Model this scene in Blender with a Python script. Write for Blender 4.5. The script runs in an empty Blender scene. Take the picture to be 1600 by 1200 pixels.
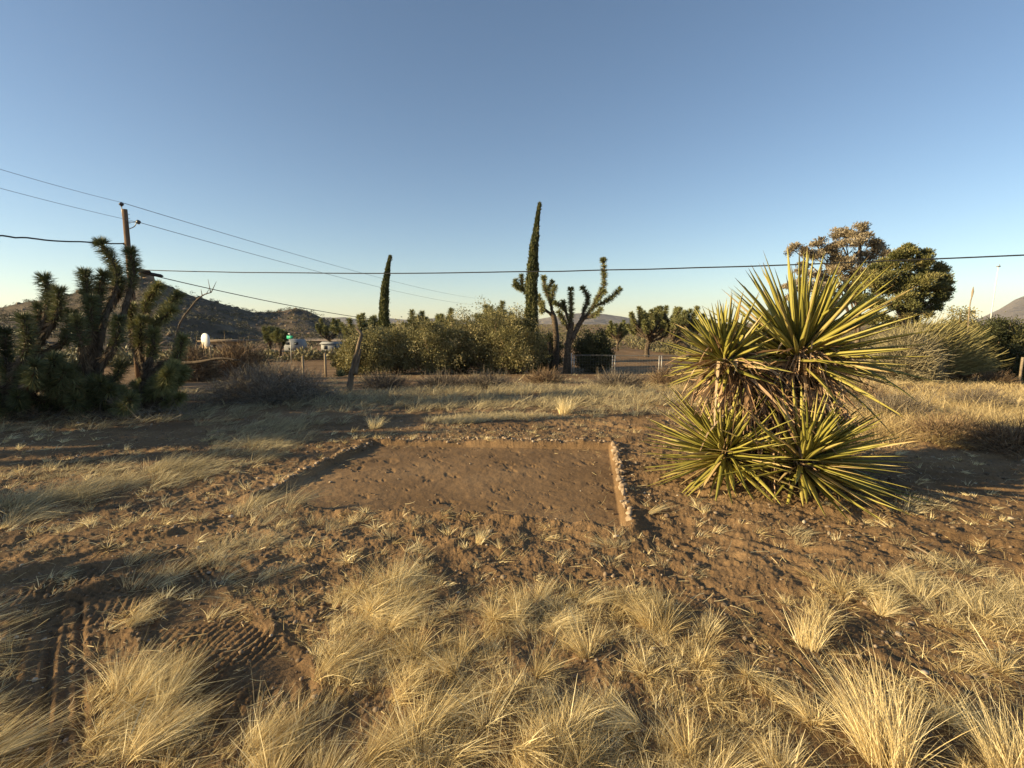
import bpy, math, random
import numpy as np
from mathutils import Vector

random.seed(7)
RNG = np.random.default_rng(7)
R = math.radians
S = bpy.context.scene
COL = S.collection

# ------------------------------------------------------------------ camera
PITCH = R(6.8)
EYE = 1.6
cd = bpy.data.cameras.new("camera")
cam = bpy.data.objects.new("camera", cd)
COL.objects.link(cam)
cd.sensor_width = 36.0
cd.lens = 18.0
cd.clip_start = 0.05
cd.clip_end = 20000
cam.location = (0, 0, EYE)
cam.rotation_euler = (math.pi / 2 - PITCH, 0, 0)
S.camera = cam

# ------------------------------------------------------------------ sky, sun, exposure
SUN_AZ = R(-103)      # measured from the view direction, negative = left
SUN_EL = R(15)
SKY_STRENGTH = 0.079
SUN_STRENGTH = 5.0
EXPOSURE = 1.05
w = bpy.data.worlds.new("World")
S.world = w
w.use_nodes = True
nt = w.node_tree
nt.nodes.clear()
sky = nt.nodes.new("ShaderNodeTexSky")
sky.sky_type = 'NISHITA'
sky.sun_disc = False
sky.sun_elevation = SUN_EL
sky.sun_rotation = SUN_AZ
sky.altitude = 1000
sky.air_density = 1.0
sky.dust_density = 0.4
sky.ozone_density = 1.5
bg = nt.nodes.new("ShaderNodeBackground")
bg.inputs["Strength"].default_value = SKY_STRENGTH
wo = nt.nodes.new("ShaderNodeOutputWorld")
nt.links.new(sky.outputs[0], bg.inputs[0])
nt.links.new(bg.outputs[0], wo.inputs[0])
ld = bpy.data.lights.new("sun", 'SUN')
ld.energy = SUN_STRENGTH
ld.angle = R(0.5)
ld.color = (1.0, 0.79, 0.44)
lo = bpy.data.objects.new("sun", ld)
COL.objects.link(lo)
SUNV = Vector((math.sin(SUN_AZ) * math.cos(SUN_EL), math.cos(SUN_AZ) * math.cos(SUN_EL), math.sin(SUN_EL)))
lo.rotation_euler = SUNV.to_track_quat('Z', 'Y').to_euler()
lo.location = (-30, 0, 20)
S.view_settings.view_transform = 'Standard'
S.view_settings.look = 'None'
S.view_settings.exposure = EXPOSURE
S.view_settings.gamma = 1
S.cycles.max_bounces = 5
S.cycles.diffuse_bounces = 3
S.cycles.transmission_bounces = 3
S.cycles.caustics_reflective = False
S.cycles.caustics_refractive = False

# ------------------------------------------------------------------ noise
def _hash(ix, iy, seed):
    h = (ix.astype(np.int64) * 374761393 + iy.astype(np.int64) * 668265263 + seed * 974634777) & 0xFFFFFFFF
    h = ((h ^ (h >> 13)) * 1274126177) & 0xFFFFFFFF
    h = h ^ (h >> 16)
    return (h & 0xFFFFFF) / float(0xFFFFFF)

def vnoise(x, y, seed=0):
    x = np.asarray(x, float); y = np.asarray(y, float)
    ix = np.floor(x); iy = np.floor(y)
    fx = x - ix; fy = y - iy
    fx = fx * fx * (3 - 2 * fx); fy = fy * fy * (3 - 2 * fy)
    a = _hash(ix, iy, seed); b = _hash(ix + 1, iy, seed)
    c = _hash(ix, iy + 1, seed); d = _hash(ix + 1, iy + 1, seed)
    return (a * (1 - fx) + b * fx) * (1 - fy) + (c * (1 - fx) + d * fx) * fy - 0.5

def fbm(x, y, seed=0, o=4, g=0.5):
    s = 0; a = 1.0
    for k in range(o):
        s = s + a * vnoise(x * 2 ** k + 13.7 * k, y * 2 ** k - 7.3 * k, seed + k)
        a *= g
    return s

def sstep(a, b, x):
    t = np.clip((x - a) / (b - a), 0, 1)
    return t * t * (3 - 2 * t)

# ------------------------------------------------------------------ terrain
def hbase(x, y):
    x = np.asarray(x, float); y = np.asarray(y, float)
    d = np.sqrt(x * x * 0.35 + y * y) * np.sign(np.maximum(y, 0) + 1e-9)
    d = np.where(y > 0, np.sqrt(x * x * 0.30 + y * y), 0)
    z = -1.55 * sstep(7, 36, d) - 0.35 * sstep(36, 90, d)
    z = z + 0.10 * fbm(x * 0.16, y * 0.16, 3, 2) * sstep(4, 12, np.hypot(x, y))
    z = z + 1.2 * fbm(x * 0.012, y * 0.012, 9, 3) * sstep(70, 300, np.hypot(x, y))
    return z

def ray(px, py):
    dx = (px - 800) / 800.0; dy = (600 - py) / 800.0
    return (dx, math.cos(PITCH) + dy * math.sin(PITCH), -math.sin(PITCH) + dy * math.cos(PITCH))

def at(px, py, Y):
    """point on the sight line through a photo pixel, at depth Y metres north of the eye"""
    d = ray(px, py); t = Y / d[1]
    return np.array((d[0] * t, Y, EYE + d[2] * t))

_T = np.geomspace(1.0, 500, 700)
def ground(px, py):
    """where the sight line through a photo pixel meets the terrain"""
    d = ray(px, py)
    f = EYE + d[2] * _T - hbase(d[0] * _T, d[1] * _T)
    i = int(np.argmax(f < 0)) or len(_T) - 1
    t = _T[i - 1] + (_T[i] - _T[i - 1]) * f[i - 1] / (f[i - 1] - f[i])
    return np.array((d[0] * t, d[1] * t, float(hbase(d[0] * t, d[1] * t))))

def gz(x, y):
    return float(hfull(np.array([x]), np.array([y]))[0])

PIT = [ground(*p)[:2] for p in ((978, 826), (955, 697), (583, 689), (400, 775), (505, 795), (760, 805))]

def seg_dist(x, y, a, b):
    ax, ay = a; bx, by = b
    vx, vy = bx - ax, by - ay
    L = math.hypot(vx, vy)
    t = np.clip(((x - ax) * vx + (y - ay) * vy) / (L * L), 0, 1)
    return np.hypot(x - ax - t * vx, y - ay - t * vy), t * L

def pit_sd(x, y):
    ins = np.zeros(x.shape, bool)
    dm = np.full(x.shape, 1e9)
    n = len(PIT)
    for i in range(n):
        a = PIT[i]; b = PIT[(i + 1) % n]
        d, _ = seg_dist(x, y, a, b)
        dm = np.minimum(dm, d)
        c = ((a[1] > y) != (b[1] > y)) & (x < (b[0] - a[0]) * (y - a[1]) / (b[1] - a[1] + 1e-12) + a[0])
        ins ^= c
    return np.where(ins, -dm, dm)

TRACKS = [  # photo points, half width, lug type
    ([(20, 1190), (45, 1040), (70, 940), (130, 895)], 0.10, 0),
    ([(90, 1190), (95, 1040), (100, 950)], 0.09, 0),
    ([(0, 935), (90, 905), (180, 872), (280, 852), (370, 850)], 0.24, 1),
    ([(120, 960), (250, 915), (330, 905)], 0.22, 1),
    ([(290, 960), (350, 1020), (410, 1090)], 0.22, 1),
    ([(0, 800), (150, 830), (330, 800), (470, 745), (600, 715)], 0.16, 2),
    ([(0, 700), (300, 690), (520, 672), (640, 668)], 0.22, 2),
    ([(1080, 850), (1200, 905), (1350, 960), (1600, 1060)], 0.42, 3),
    ([(1060, 950), (1150, 1010), (1330, 1190)], 0.22, 3),
]
TRW = [([ground(*p)[:2] for p in pts], hw, k) for pts, hw, k in TRACKS]

def track_h(x, y):
    z = np.zeros(x.shape); bare = np.zeros(x.shape)
    if x.size < 5 and (np.hypot(x, y) > 9).all(): return z, bare
    for pts, hw, kind in TRW:
        best = np.full(x.shape, 1e9); al = np.zeros(x.shape); sd = np.zeros(x.shape)
        s0 = 0.0
        for a, b in zip(pts[:-1], pts[1:]):
            d, t = seg_dist(x, y, a, b)
            side = np.sign((b[0] - a[0]) * (y - a[1]) - (b[1] - a[1]) * (x - a[0]))
            m = d < best
            best = np.where(m, d, best); al = np.where(m, s0 + t, al); sd = np.where(m, side, sd)
            s0 += math.hypot(b[0] - a[0], b[1] - a[1])
        wgt = 1 - sstep(hw * 0.85, hw * 1.1, best)
        brk = sstep(-0.25, 0.1, fbm(x * 2.2, y * 2.2, 31, 2))
        rim = np.exp(-((best - hw * 1.15) / 0.03) ** 2)
        dp = 0.006 if kind == 2 else 0.002 if kind == 3 else 0.014
        z = z - dp * wgt + .6 * dp * rim
        if kind == 0:
            z = z + wgt * 0.007 * np.sin(best * sd / 0.010) + wgt * .003 * np.sin(al / .012)
        elif kind == 1:
            z = z + wgt * brk * (0.4 + np.clip(fbm(x * 5, y * 5, 33, 2) + .3, 0, 1)) * (0.009 * np.tanh(2 * np.sin((al + best * 0.55) / 0.0075)) + 0.006 * np.tanh(2 * np.sin((al - best * 0.9) / 0.010)))
        elif kind == 3:
            z = z + wgt * (0.5 + 0.8 * np.clip(fbm(x * 3, y * 3, 37, 2) + .4, 0, 1)) * 0.008 * np.clip(1.6 * fbm(x * 1.9, y * 1.9, 35, 2) + .6, 0, 1.2) * np.sin(best * sd / 0.019 + 2.5 * fbm(x * 2.5, y * 2.5, 39, 2))
        bare = np.maximum(bare, wgt * (.15 if kind == 3 else .6 if kind == 2 else 1))
    return z, bare

RC, RS = math.cos(R(-28)), math.sin(R(-28))
def hfull(x, y):
    x = np.asarray(x, float); y = np.asarray(y, float)
    z = hbase(x, y)
    r = np.hypot(x, y)
    near = (r < 16) & (y > -6)
    if near.any():
        X = x[near]; Y = y[near]; rr = r[near]
        fade = 1 - sstep(10, 16, rr)
        sd = pit_sd(X, Y)
        inside = 1 - sstep(-0.035, 0.01, sd)
        th, bare = track_h(X, Y)
        rough = (1 - 0.86 * inside) * (1 - 0.75 * bare)
        u = X * RC + Y * RS; v = -X * RS + Y * RC
        right = sstep(0.6, 2.0, X) * sstep(2.2, 3.2, Y)
        fur = (0.5 - np.abs(fbm(u * 1.5, v * 5.5, 77, 3))) * 0.07
        h = 0.035 * fbm(X * 0.9, Y * 0.9, 5, 2) * (1 - 0.7 * inside)
        h += rough * (0.034 * fbm(X * 4.5, Y * 4.5, 21, 2) + right * fur)
        cl = fbm(X * 15, Y * 15, 41, 4, 0.62)
        h += rough * 0.017 * cl + rough * 0.012 * np.maximum(fbm(X * 38, Y * 38, 57, 3, 0.6), 0)
        # foot marks and small dents inside the patch
        dent = sstep(0.32, 0.62, fbm(X * 6 + Y * 2, Y * 5, 91, 5, .65))
        h += inside * (-0.010 * dent + 0.005 * fbm(X * 13, Y * 13, 63, 5, .6) - 0.045)
        h += 0.034 * (.45 + np.clip(fbm(X * 5, Y * 5, 87, 3) + .4, 0, 1)) * np.exp(-((sd - 0.07) / 0.08) ** 2) * sstep(-0.02, 0.04, sd)
        h += th
        z = z.copy(); z[near] += h * fade
    return z

# ------------------------------------------------------------------ materials
def ramp(nt, fac, stops):
    r = nt.nodes.new("ShaderNodeValToRGB")
    els = r.color_ramp.elements
    while len(els) < len(stops):
        els.new(0.5)
    for e, (p, c) in zip(els, stops):
        e.position = p; e.color = (*c, 1)
    nt.links.new(fac, r.inputs[0])
    return r.outputs[0]

def newmat(name):
    m = bpy.data.materials.new(name); m.use_nodes = True
    nt = m.node_tree; nt.nodes.clear()
    out = nt.nodes.new("ShaderNodeOutputMaterial")
    bs = nt.nodes.new("ShaderNodeBsdfPrincipled")
    nt.links.new(bs.outputs[0], out.inputs[0])
    return m, nt, bs, out

def noise(nt, scale, detail=4, rough=0.55, vec=None):
    tc = nt.nodes.new("ShaderNodeTexCoord")
    n = nt.nodes.new("ShaderNodeTexNoise")
    n.inputs["Scale"].default_value = scale
    n.inputs["Detail"].default_value = detail
    n.inputs["Roughness"].default_value = rough
    nt.links.new(vec if vec is not None else tc.outputs["Object"], n.inputs["Vector"])
    return n.outputs["Fac"]

def leafmat(name, stops, transl=0.3, rough=0.6, tip=None, spec=0.3):
    """foliage: colour picked per leaf by the 'rnd' attribute, light passing through thin leaves"""
    m, nt, bs, out = newmat(name)
    at_ = nt.nodes.new("ShaderNodeAttribute"); at_.attribute_name = "rnd"
    col = ramp(nt, at_.outputs["Fac"], stops)
    if tip:
        a2 = nt.nodes.new("ShaderNodeAttribute"); a2.attribute_name = "tt"
        f = ramp(nt, a2.outputs["Fac"], tip[1])
        mx = nt.nodes.new("ShaderNodeMix"); mx.data_type = 'RGBA'
        nt.links.new(f, mx.inputs[0]); nt.links.new(col, mx.inputs[6])
        mx.inputs[7].default_value = (*tip[0], 1)
        col = mx.outputs[2]
    nt.links.new(col, bs.inputs["Base Color"])
    bs.inputs["Roughness"].default_value = rough
    bs.inputs["Specular IOR Level"].default_value = spec
    if transl > 0:
        tr = nt.nodes.new("ShaderNodeBsdfTranslucent")
        nt.links.new(col, tr.inputs[0])
        ms = nt.nodes.new("ShaderNodeMixShader"); ms.inputs[0].default_value = transl
        nt.links.new(bs.outputs[0], ms.inputs[1]); nt.links.new(tr.outputs[0], ms.inputs[2])
        nt.links.new(ms.outputs[0], out.inputs[0])
    return m

def surfmat(name, stops, scale=6, rough=0.9, bump=0.3, bscale=30, metallic=0, stretch=None, bdist=0.02):
    m, nt, bs, out = newmat(name)
    tc = nt.nodes.new("ShaderNodeTexCoord")
    vec = tc.outputs["Object"]
    if stretch:
        mp = nt.nodes.new("ShaderNodeMapping"); mp.inputs["Scale"].default_value = stretch
        nt.links.new(vec, mp.inputs[0]); vec = mp.outputs[0]
    nt.links.new(ramp(nt, noise(nt, scale, 6, 0.6, vec), stops), bs.inputs["Base Color"])
    bs.inputs["Roughness"].default_value = rough
    bs.inputs["Metallic"].default_value = metallic
    bs.inputs["Specular IOR Level"].default_value = 0.25
    if bump:
        b = nt.nodes.new("ShaderNodeBump"); b.inputs["Strength"].default_value = bump
        b.inputs["Distance"].default_value = bdist
        nt.links.new(noise(nt, bscale, 6, 0.65, vec), b.inputs["Height"])
        nt.links.new(b.outputs[0], bs.inputs["Normal"])
    return m

def groundmat():
    m, nt, bs, out = newmat("desert_soil")
    tc = nt.nodes.new("ShaderNodeTexCoord"); V = tc.outputs["Object"]
    big = ramp(nt, noise(nt, 0.7, 5, 0.6, V), [(0.3, (0.145, 0.087, 0.043)), (0.55, (0.24, 0.149, 0.076)), (0.75, (0.33, 0.215, 0.112))])
    fine = ramp(nt, noise(nt, 45, 6, 0.7, V), [(0.25, (0.62, 0.60, 0.58)), (0.5, (0.96, 0.96, 0.96)), (0.75, (1.3, 1.27, 1.22))])
    mx = nt.nodes.new("ShaderNodeMix"); mx.data_type = 'RGBA'; mx.blend_type = 'MULTIPLY'
    mx.inputs[0].default_value = 1
    nt.links.new(big, mx.inputs[6]); nt.links.new(fine, mx.inputs[7])
    vo = nt.nodes.new("ShaderNodeTexVoronoi"); vo.inputs["Scale"].default_value = 70
    nt.links.new(V, vo.inputs["Vector"])
    sp = ramp(nt, vo.outputs["Distance"], [(0.10, (1, 1, 1)), (0.2, (0, 0, 0))])
    msk = ramp(nt, noise(nt, 9, 3, 0.6, V), [(0.5, (0, 0, 0)), (0.62, (0.75, 0.75, 0.75))])
    mm = nt.nodes.new("ShaderNodeMath"); mm.operation = 'MULTIPLY'
    nt.links.new(sp, mm.inputs[0]); nt.links.new(msk, mm.inputs[1])
    m2 = nt.nodes.new("ShaderNodeMix"); m2.data_type = 'RGBA'
    nt.links.new(mm.outputs[0], m2.inputs[0]); nt.links.new(mx.outputs[2], m2.inputs[6])
    m2.inputs[7].default_value = (0.33, 0.25, 0.165, 1)
    nt.links.new(m2.outputs[2], bs.inputs["Base Color"])
    bs.inputs["Roughness"].default_value = 0.95
    bs.inputs["Specular IOR Level"].default_value = 0.15
    at_ = nt.nodes.new("ShaderNodeAttribute"); at_.attribute_name = "smoothed"
    inv = nt.nodes.new("ShaderNodeMath"); inv.operation = 'MULTIPLY_ADD'
    inv.inputs[1].default_value = -0.45; inv.inputs[2].default_value = 0.65
    nt.links.new(at_.outputs["Fac"], inv.inputs[0])
    b = nt.nodes.new("ShaderNodeBump"); b.inputs["Distance"].default_value = 0.02
    nt.links.new(inv.outputs[0], b.inputs["Strength"])
    nt.links.new(noise(nt, 60, 8, 0.7, V), b.inputs["Height"])
    nt.links.new(b.outputs[0], bs.inputs["Normal"])
    return m

M = {}
M['soil'] = groundmat()
M['straw'] = leafmat("dry_straw", [(0.0, (0.17, 0.115, 0.05)), (0.25, (0.44, 0.325, 0.15)), (0.6, (0.74, 0.58, 0.29)), (1.0, (0.90, 0.77, 0.47))], 0.30, 0.6)
M['greygrass'] = leafmat("grey_dry_grass", [(0.0, (0.16, 0.125, 0.08)), (0.5, (0.42, 0.345, 0.20)), (1.0, (0.66, 0.55, 0.33))], 0.25, 0.7)
M['goldgrass'] = leafmat("golden_grass", [(0.0, (0.26, 0.17, 0.07)), (0.5, (0.50, 0.37, 0.17)), (1.0, (0.66, 0.52, 0.28))], 0.35, 0.7)
M['yucca'] = leafmat("yucca_leaf", [(0.0, (0.15, 0.145, 0.03)), (0.5, (0.33, 0.295, 0.06)), (0.85, (0.46, 0.39, 0.10)), (1.0, (0.52, 0.38, 0.18))], 0.10, 0.42,
                     ((0.20, 0.11, 0.05), [(0.93, (0, 0, 0)), (0.985, (1, 1, 1))]), 0.5)
M['thread'] = leafmat("yucca_thread", [(0, (0.45, 0.38, 0.25)), (1, (0.65, 0.58, 0.42))], 0.2)
M['deadleaf'] = leafmat("dead_yucca_leaf", [(0.0, (0.08, 0.045, 0.025)), (0.4, (0.25, 0.15, 0.08)), (0.8, (0.45, 0.29, 0.17)), (1, (0.6, 0.44, 0.28))], 0.08, 0.7)
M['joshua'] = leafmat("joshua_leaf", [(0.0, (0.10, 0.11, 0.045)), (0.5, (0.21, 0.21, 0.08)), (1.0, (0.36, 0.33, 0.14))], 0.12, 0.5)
M['joshua_shade'] = leafmat("joshua_leaf_shaded", [(0.0, (0.06, 0.07, 0.04)), (0.5, (0.13, 0.145, 0.065)), (0.9, (0.21, 0.20, 0.085)), (1.0, (0.32, 0.27, 0.11))], 0.08, 0.5)  # darker copy of the joshua leaf, thicket shade put into the colour
M['thatch'] = leafmat("dead_thatch", [(0.0, (0.05, 0.035, 0.022)), (0.5, (0.13, 0.09, 0.055)), (1.0, (0.25, 0.18, 0.11))], 0.05, 0.8)
M['bark'] = surfmat("joshua_bark", [(0.3, (0.05, 0.038, 0.028)), (0.6, (0.13, 0.095, 0.065)), (0.8, (0.22, 0.17, 0.12))], 9, 0.95, 0.9, 22)
M['greybark'] = surfmat("grey_bark", [(0.3, (0.09, 0.065, 0.045)), (0.7, (0.24, 0.18, 0.125))], 5, 0.95, 0.8, 20, stretch=(3, 3, 0.6))
M['polewood'] = surfmat("pole_wood", [(0.3, (0.10, 0.06, 0.035)), (0.7, (0.24, 0.15, 0.09))], 5, 0.9, 0.6, 18, stretch=(6, 6, 0.4))
M['cypress'] = leafmat("cypress_foliage", [(0.0, (0.04, 0.048, 0.02)), (0.5, (0.10, 0.11, 0.038)), (1.0, (0.20, 0.18, 0.07))], 0.1, 0.7)
M['core'] = surfmat("dark_twig_core", [(0.3, (0.03, 0.03, 0.018)), (0.7, (0.06, 0.055, 0.03))], 3, 1, 0.6, 9, bdist=0.1)
M['shrub'] = leafmat("shrub_leaf", [(0.0, (0.11, 0.10, 0.04)), (0.4, (0.21, 0.19, 0.075)), (0.8, (0.36, 0.31, 0.14)), (1, (0.55, 0.44, 0.22))], 0.25)
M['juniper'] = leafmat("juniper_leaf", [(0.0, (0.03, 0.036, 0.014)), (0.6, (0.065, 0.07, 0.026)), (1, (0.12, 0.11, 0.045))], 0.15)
M['pine'] = leafmat("pine_needles", [(0.0, (0.07, 0.075, 0.025)), (0.5, (0.17, 0.165, 0.055)), (1, (0.32, 0.27, 0.11))], 0.15)
M['drypine'] = leafmat("browned_needles", [(0.0, (0.16, 0.125, 0.075)), (0.5, (0.32, 0.255, 0.16)), (1, (0.46, 0.38, 0.26))], 0.2)
M['olive'] = leafmat("olive_broom", [(0.0, (0.12, 0.105, 0.04)), (0.5, (0.28, 0.24, 0.09)), (1, (0.45, 0.37, 0.17))], 0.15)
M['twig'] = leafmat("dry_twig", [(0.0, (0.06, 0.045, 0.035)), (0.5, (0.15, 0.12, 0.09)), (1, (0.28, 0.23, 0.17))], 0.0, 0.9)
M['olivetwig'] = leafmat("olive_grey_twig", [(0.0, (0.12, 0.10, 0.06)), (0.5, (0.28, 0.235, 0.14)), (1, (0.42, 0.36, 0.22))], 0.1, 0.9)
M['palegrey'] = leafmat("pale_grey_twig", [(0.0, (0.09, 0.072, 0.055)), (0.5, (0.21, 0.175, 0.135)), (1, (0.34, 0.295, 0.23))], 0.0, 0.9)
M['browntwig'] = leafmat("brown_twig", [(0.0, (0.08, 0.05, 0.03)), (0.5, (0.20, 0.13, 0.075)), (1, (0.34, 0.24, 0.14))], 0.0, 0.9)
M['scrub'] = leafmat("scrub", [(0.0, (0.06, 0.058, 0.03)), (0.5, (0.15, 0.13, 0.06)), (1, (0.30, 0.24, 0.12))], 0.1)
M['hillscrub'] = leafmat("hill_scrub", [(0.0, (0.03, 0.03, 0.018)), (0.5, (0.07, 0.065, 0.035)), (1, (0.13, 0.11, 0.06))], 0.1)
M['stone'] = surfmat("border_stone", [(0.25, (0.16, 0.11, 0.07)), (0.5, (0.33, 0.24, 0.16)), (0.75, (0.52, 0.41, 0.30))], 9, 0.9, 0.5, 40, bdist=0.01)
M['pebble'] = leafmat("pebble", [(0.0, (0.11, 0.075, 0.045)), (0.75, (0.22, 0.155, 0.10)), (0.95, (0.34, 0.26, 0.18)), (1, (0.5, 0.42, 0.32))], 0.0, 0.9)
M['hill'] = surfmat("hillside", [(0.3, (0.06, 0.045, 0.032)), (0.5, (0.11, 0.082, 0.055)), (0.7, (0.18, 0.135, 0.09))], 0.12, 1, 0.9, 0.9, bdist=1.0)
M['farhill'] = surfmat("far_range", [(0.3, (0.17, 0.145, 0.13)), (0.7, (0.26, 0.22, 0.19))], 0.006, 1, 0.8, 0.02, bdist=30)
M['boulder'] = surfmat("hill_boulder", [(0.3, (0.13, 0.09, 0.06)), (0.7, (0.30, 0.22, 0.15))], 0.8, 0.95, 0.8, 2, bdist=0.2)
M['white'] = surfmat("white_paint", [(0.3, (0.72, 0.72, 0.70)), (0.7, (0.82, 0.82, 0.80))], 3, 0.5, 0.05, 10)
M['greypaint'] = surfmat("grey_paint", [(0.3, (0.22, 0.23, 0.24)), (0.7, (0.28, 0.28, 0.29))], 3, 0.6, 0.05, 10)
M['signgreen'] = surfmat("green_sheet", [(0.3, (0.03, 0.35, 0.20)), (0.7, (0.04, 0.42, 0.24))], 3, 0.4, 0, 10)
M['steel'] = surfmat("galvanised", [(0.3, (0.34, 0.33, 0.31)), (0.7, (0.50, 0.48, 0.45))], 8, 0.5, 0.1, 30, metallic=0.4)
M['dullsteel'] = surfmat("dull_steel", [(0.3, (0.14, 0.135, 0.125)), (0.7, (0.22, 0.21, 0.19))], 8, 0.7, 0.1, 30)
M['black'] = surfmat("cable_black", [(0.3, (0.02, 0.02, 0.02)), (0.7, (0.035, 0.035, 0.035))], 8, 0.6, 0, 30)
M['wire'] = surfmat("bare_wire", [(0.3, (0.10, 0.10, 0.10)), (0.7, (0.16, 0.16, 0.16))], 8, 0.6, 0, 30)
M['porcelain'] = surfmat("insulator_glaze", [(0.3, (0.05, 0.05, 0.055)), (0.7, (0.09, 0.09, 0.10))], 8, 0.3, 0, 30)
M['glass'] = surfmat("window_glass", [(0.3, (0.02, 0.025, 0.03)), (0.7, (0.04, 0.045, 0.05))], 2, 0.1, 0)
M['tan'] = surfmat("tan_stucco", [(0.3, (0.35, 0.25, 0.16)), (0.7, (0.45, 0.33, 0.22))], 3, 0.9, 0.3, 20)
M['postwood'] = surfmat("weathered_post", [(0.3, (0.20, 0.15, 0.10)), (0.7, (0.40, 0.31, 0.21))], 6, 0.9, 0.6, 20, stretch=(5, 5, 0.5))

# ------------------------------------------------------------------ geometry collector
class Geo:
    def __init__(s):
        s.v = []; s.q = []; s.t = []; s.r = []; s.tt = []; s.n = 0
    def add(s, v, quads=None, tris=None, rnd=None, tt=None):
        v = np.asarray(v, float).reshape(-1, 3); n = len(v)
        if quads is not None and len(quads): s.q.append(np.asarray(quads) + s.n)
        if tris is not None and len(tris): s.t.append(np.asarray(tris) + s.n)
        s.v.append(v)
        s.r.append(np.broadcast_to(0.5 if rnd is None else rnd, (n,)).astype(float))
        s.tt.append(np.broadcast_to(0.0 if tt is None else tt, (n,)).astype(float))
        s.n += n
        return s
    def build(s, name, mat, parent=None, smooth=False, loc=None):
        v = np.concatenate(s.v)
        origin = np.zeros(3)
        if loc is not None:
            origin = np.array(loc, float); v = v - origin
        elif parent is not None:
            v = v - np.array(parent.location)
        me = bpy.data.meshes.new(name)
        q = np.concatenate(s.q) if s.q else np.zeros((0, 4), int)
        t = np.concatenate(s.t) if s.t else np.zeros((0, 3), int)
        me.vertices.add(len(v)); me.vertices.foreach_set("co", v.astype(np.float32).ravel())
        li = np.concatenate([q.ravel(), t.ravel()]).astype(np.int32)
        me.loops.add(len(li)); me.loops.foreach_set("vertex_index", li)
        st = np.concatenate([np.arange(len(q)) * 4, len(q) * 4 + np.arange(len(t)) * 3]).astype(np.int32)
        me.polygons.add(len(st)); me.polygons.foreach_set("loop_start", st)
        me.update(calc_edges=True)
        for nm, arr in (("rnd", s.r), ("tt", s.tt)):
            a = me.attributes.new(nm, 'FLOAT', 'POINT')
            a.data.foreach_set("value", np.concatenate(arr).astype(np.float32))
        if smooth:
            me.polygons.foreach_set("use_smooth", np.ones(len(st), bool))
        me.materials.append(mat)
        o = bpy.data.objects.new(name, me)
        COL.objects.link(o)
        if parent is not None:
            o.parent = parent
        o.location = origin if loc is not None else (0, 0, 0)
        return o

def tag(o, label=None, cat=None, group=None, kind=None):
    if label: o["label"] = label
    if cat: o["category"] = cat
    if group: o["group"] = group
    if kind: o["kind"] = kind
    return o

def empty(name, loc, label, cat, group=None):
    o = bpy.data.objects.new(name, None); COL.objects.link(o)
    o.location = tuple(float(c) for c in loc); o.empty_display_size = 0.3
    return tag(o, label, cat, group)

def copy_tree(o, loc, label=None, group=None, rz=0.0, sc=1.0):
    c = o.copy(); COL.objects.link(c); c.location = loc
    c.rotation_euler = (0, 0, rz); c.scale = (sc,) * 3
    if label: c["label"] = label
    if group: c["group"] = group
    for ch in list(o.children):
        k = ch.copy(); COL.objects.link(k); k.parent = c
    return c

def norm(a):
    return a / (np.linalg.norm(a, axis=-1, keepdims=True) + 1e-9)

def rdir(n):
    return norm(RNG.normal(size=(n, 3)))

def blades(G, P, D, L, W, B, segs=3, rnd=None, face=None, taper=0.9, solid=False):
    """n tapering strips: root P, direction D, length L, width W, displacement B growing with t^2"""
    n = len(P)
    L = np.broadcast_to(L, (n,)); W = np.broadcast_to(W, (n,))
    D = norm(D)
    side = norm(np.cross(D, rdir(n) if face is None else face))
    nrm = norm(np.cross(side, D))
    t = np.linspace(0, 1, segs + 1)
    C = P[:, None] + D[:, None] * (L[:, None] * t)[:, :, None] + B[:, None] * (t ** 2)[None, :, None]
    prof = W[:, None] * (1 - taper * t ** 1.6)[None, :] * 0.5
    if rnd is None: rnd = RNG.random(n)
    if not solid:
        v = np.stack([C - side[:, None] * prof[:, :, None], C + side[:, None] * prof[:, :, None]], 2)
        k = 2
        idx = np.arange(n)[:, None] * (segs + 1) * 2 + np.arange(segs)[None] * 2
        q = np.stack([idx, idx + 1, idx + 3, idx + 2], -1).reshape(-1, 4)
    else:
        prof = W[:, None] * (np.interp(t, [0, .1, .35, .75, 1], [.55, .62, 1, .62, .04]))[None, :] * 0.5
        v = np.stack([C - side[:, None] * prof[:, :, None] + nrm[:, None] * prof[:, :, None] * 0.55,
                      C - nrm[:, None] * prof[:, :, None] * 0.15,
                      C + side[:, None] * prof[:, :, None] + nrm[:, None] * prof[:, :, None] * 0.55,
                      C - nrm[:, None] * prof[:, :, None] * 0.45], 2)
        k = 4
        base = np.arange(n)[:, None] * (segs + 1) * 4 + np.arange(segs)[None] * 4
        qs = []
        for a in range(4):
            b = (a + 1) % 4
            qs.append(np.stack([base + a, base + b, base + b + 4, base + a + 4], -1).reshape(-1, 4))
        q = np.concatenate(qs)
    G.add(v, q, None, np.repeat(rnd, (segs + 1) * k), np.tile(np.repeat(t, k), n))

def leaves(G, C, D, size, asp=0.4, rnd=None):
    """n diamond leaves with a folded midrib"""
    n = len(C); size = np.broadcast_to(size, (n,))[:, None]
    D = norm(D); s = norm(np.cross(D, rdir(n)))
    v = np.stack([C, C + D * size * 0.5 + s * size * asp * 0.5, C + D * size, C + D * size * 0.45 - s * size * asp * 0.5], 1)
    q = np.arange(n * 4).reshape(-1, 4)
    G.add(v, q, None, np.repeat(RNG.random(n) if rnd is None else rnd, 4))

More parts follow.
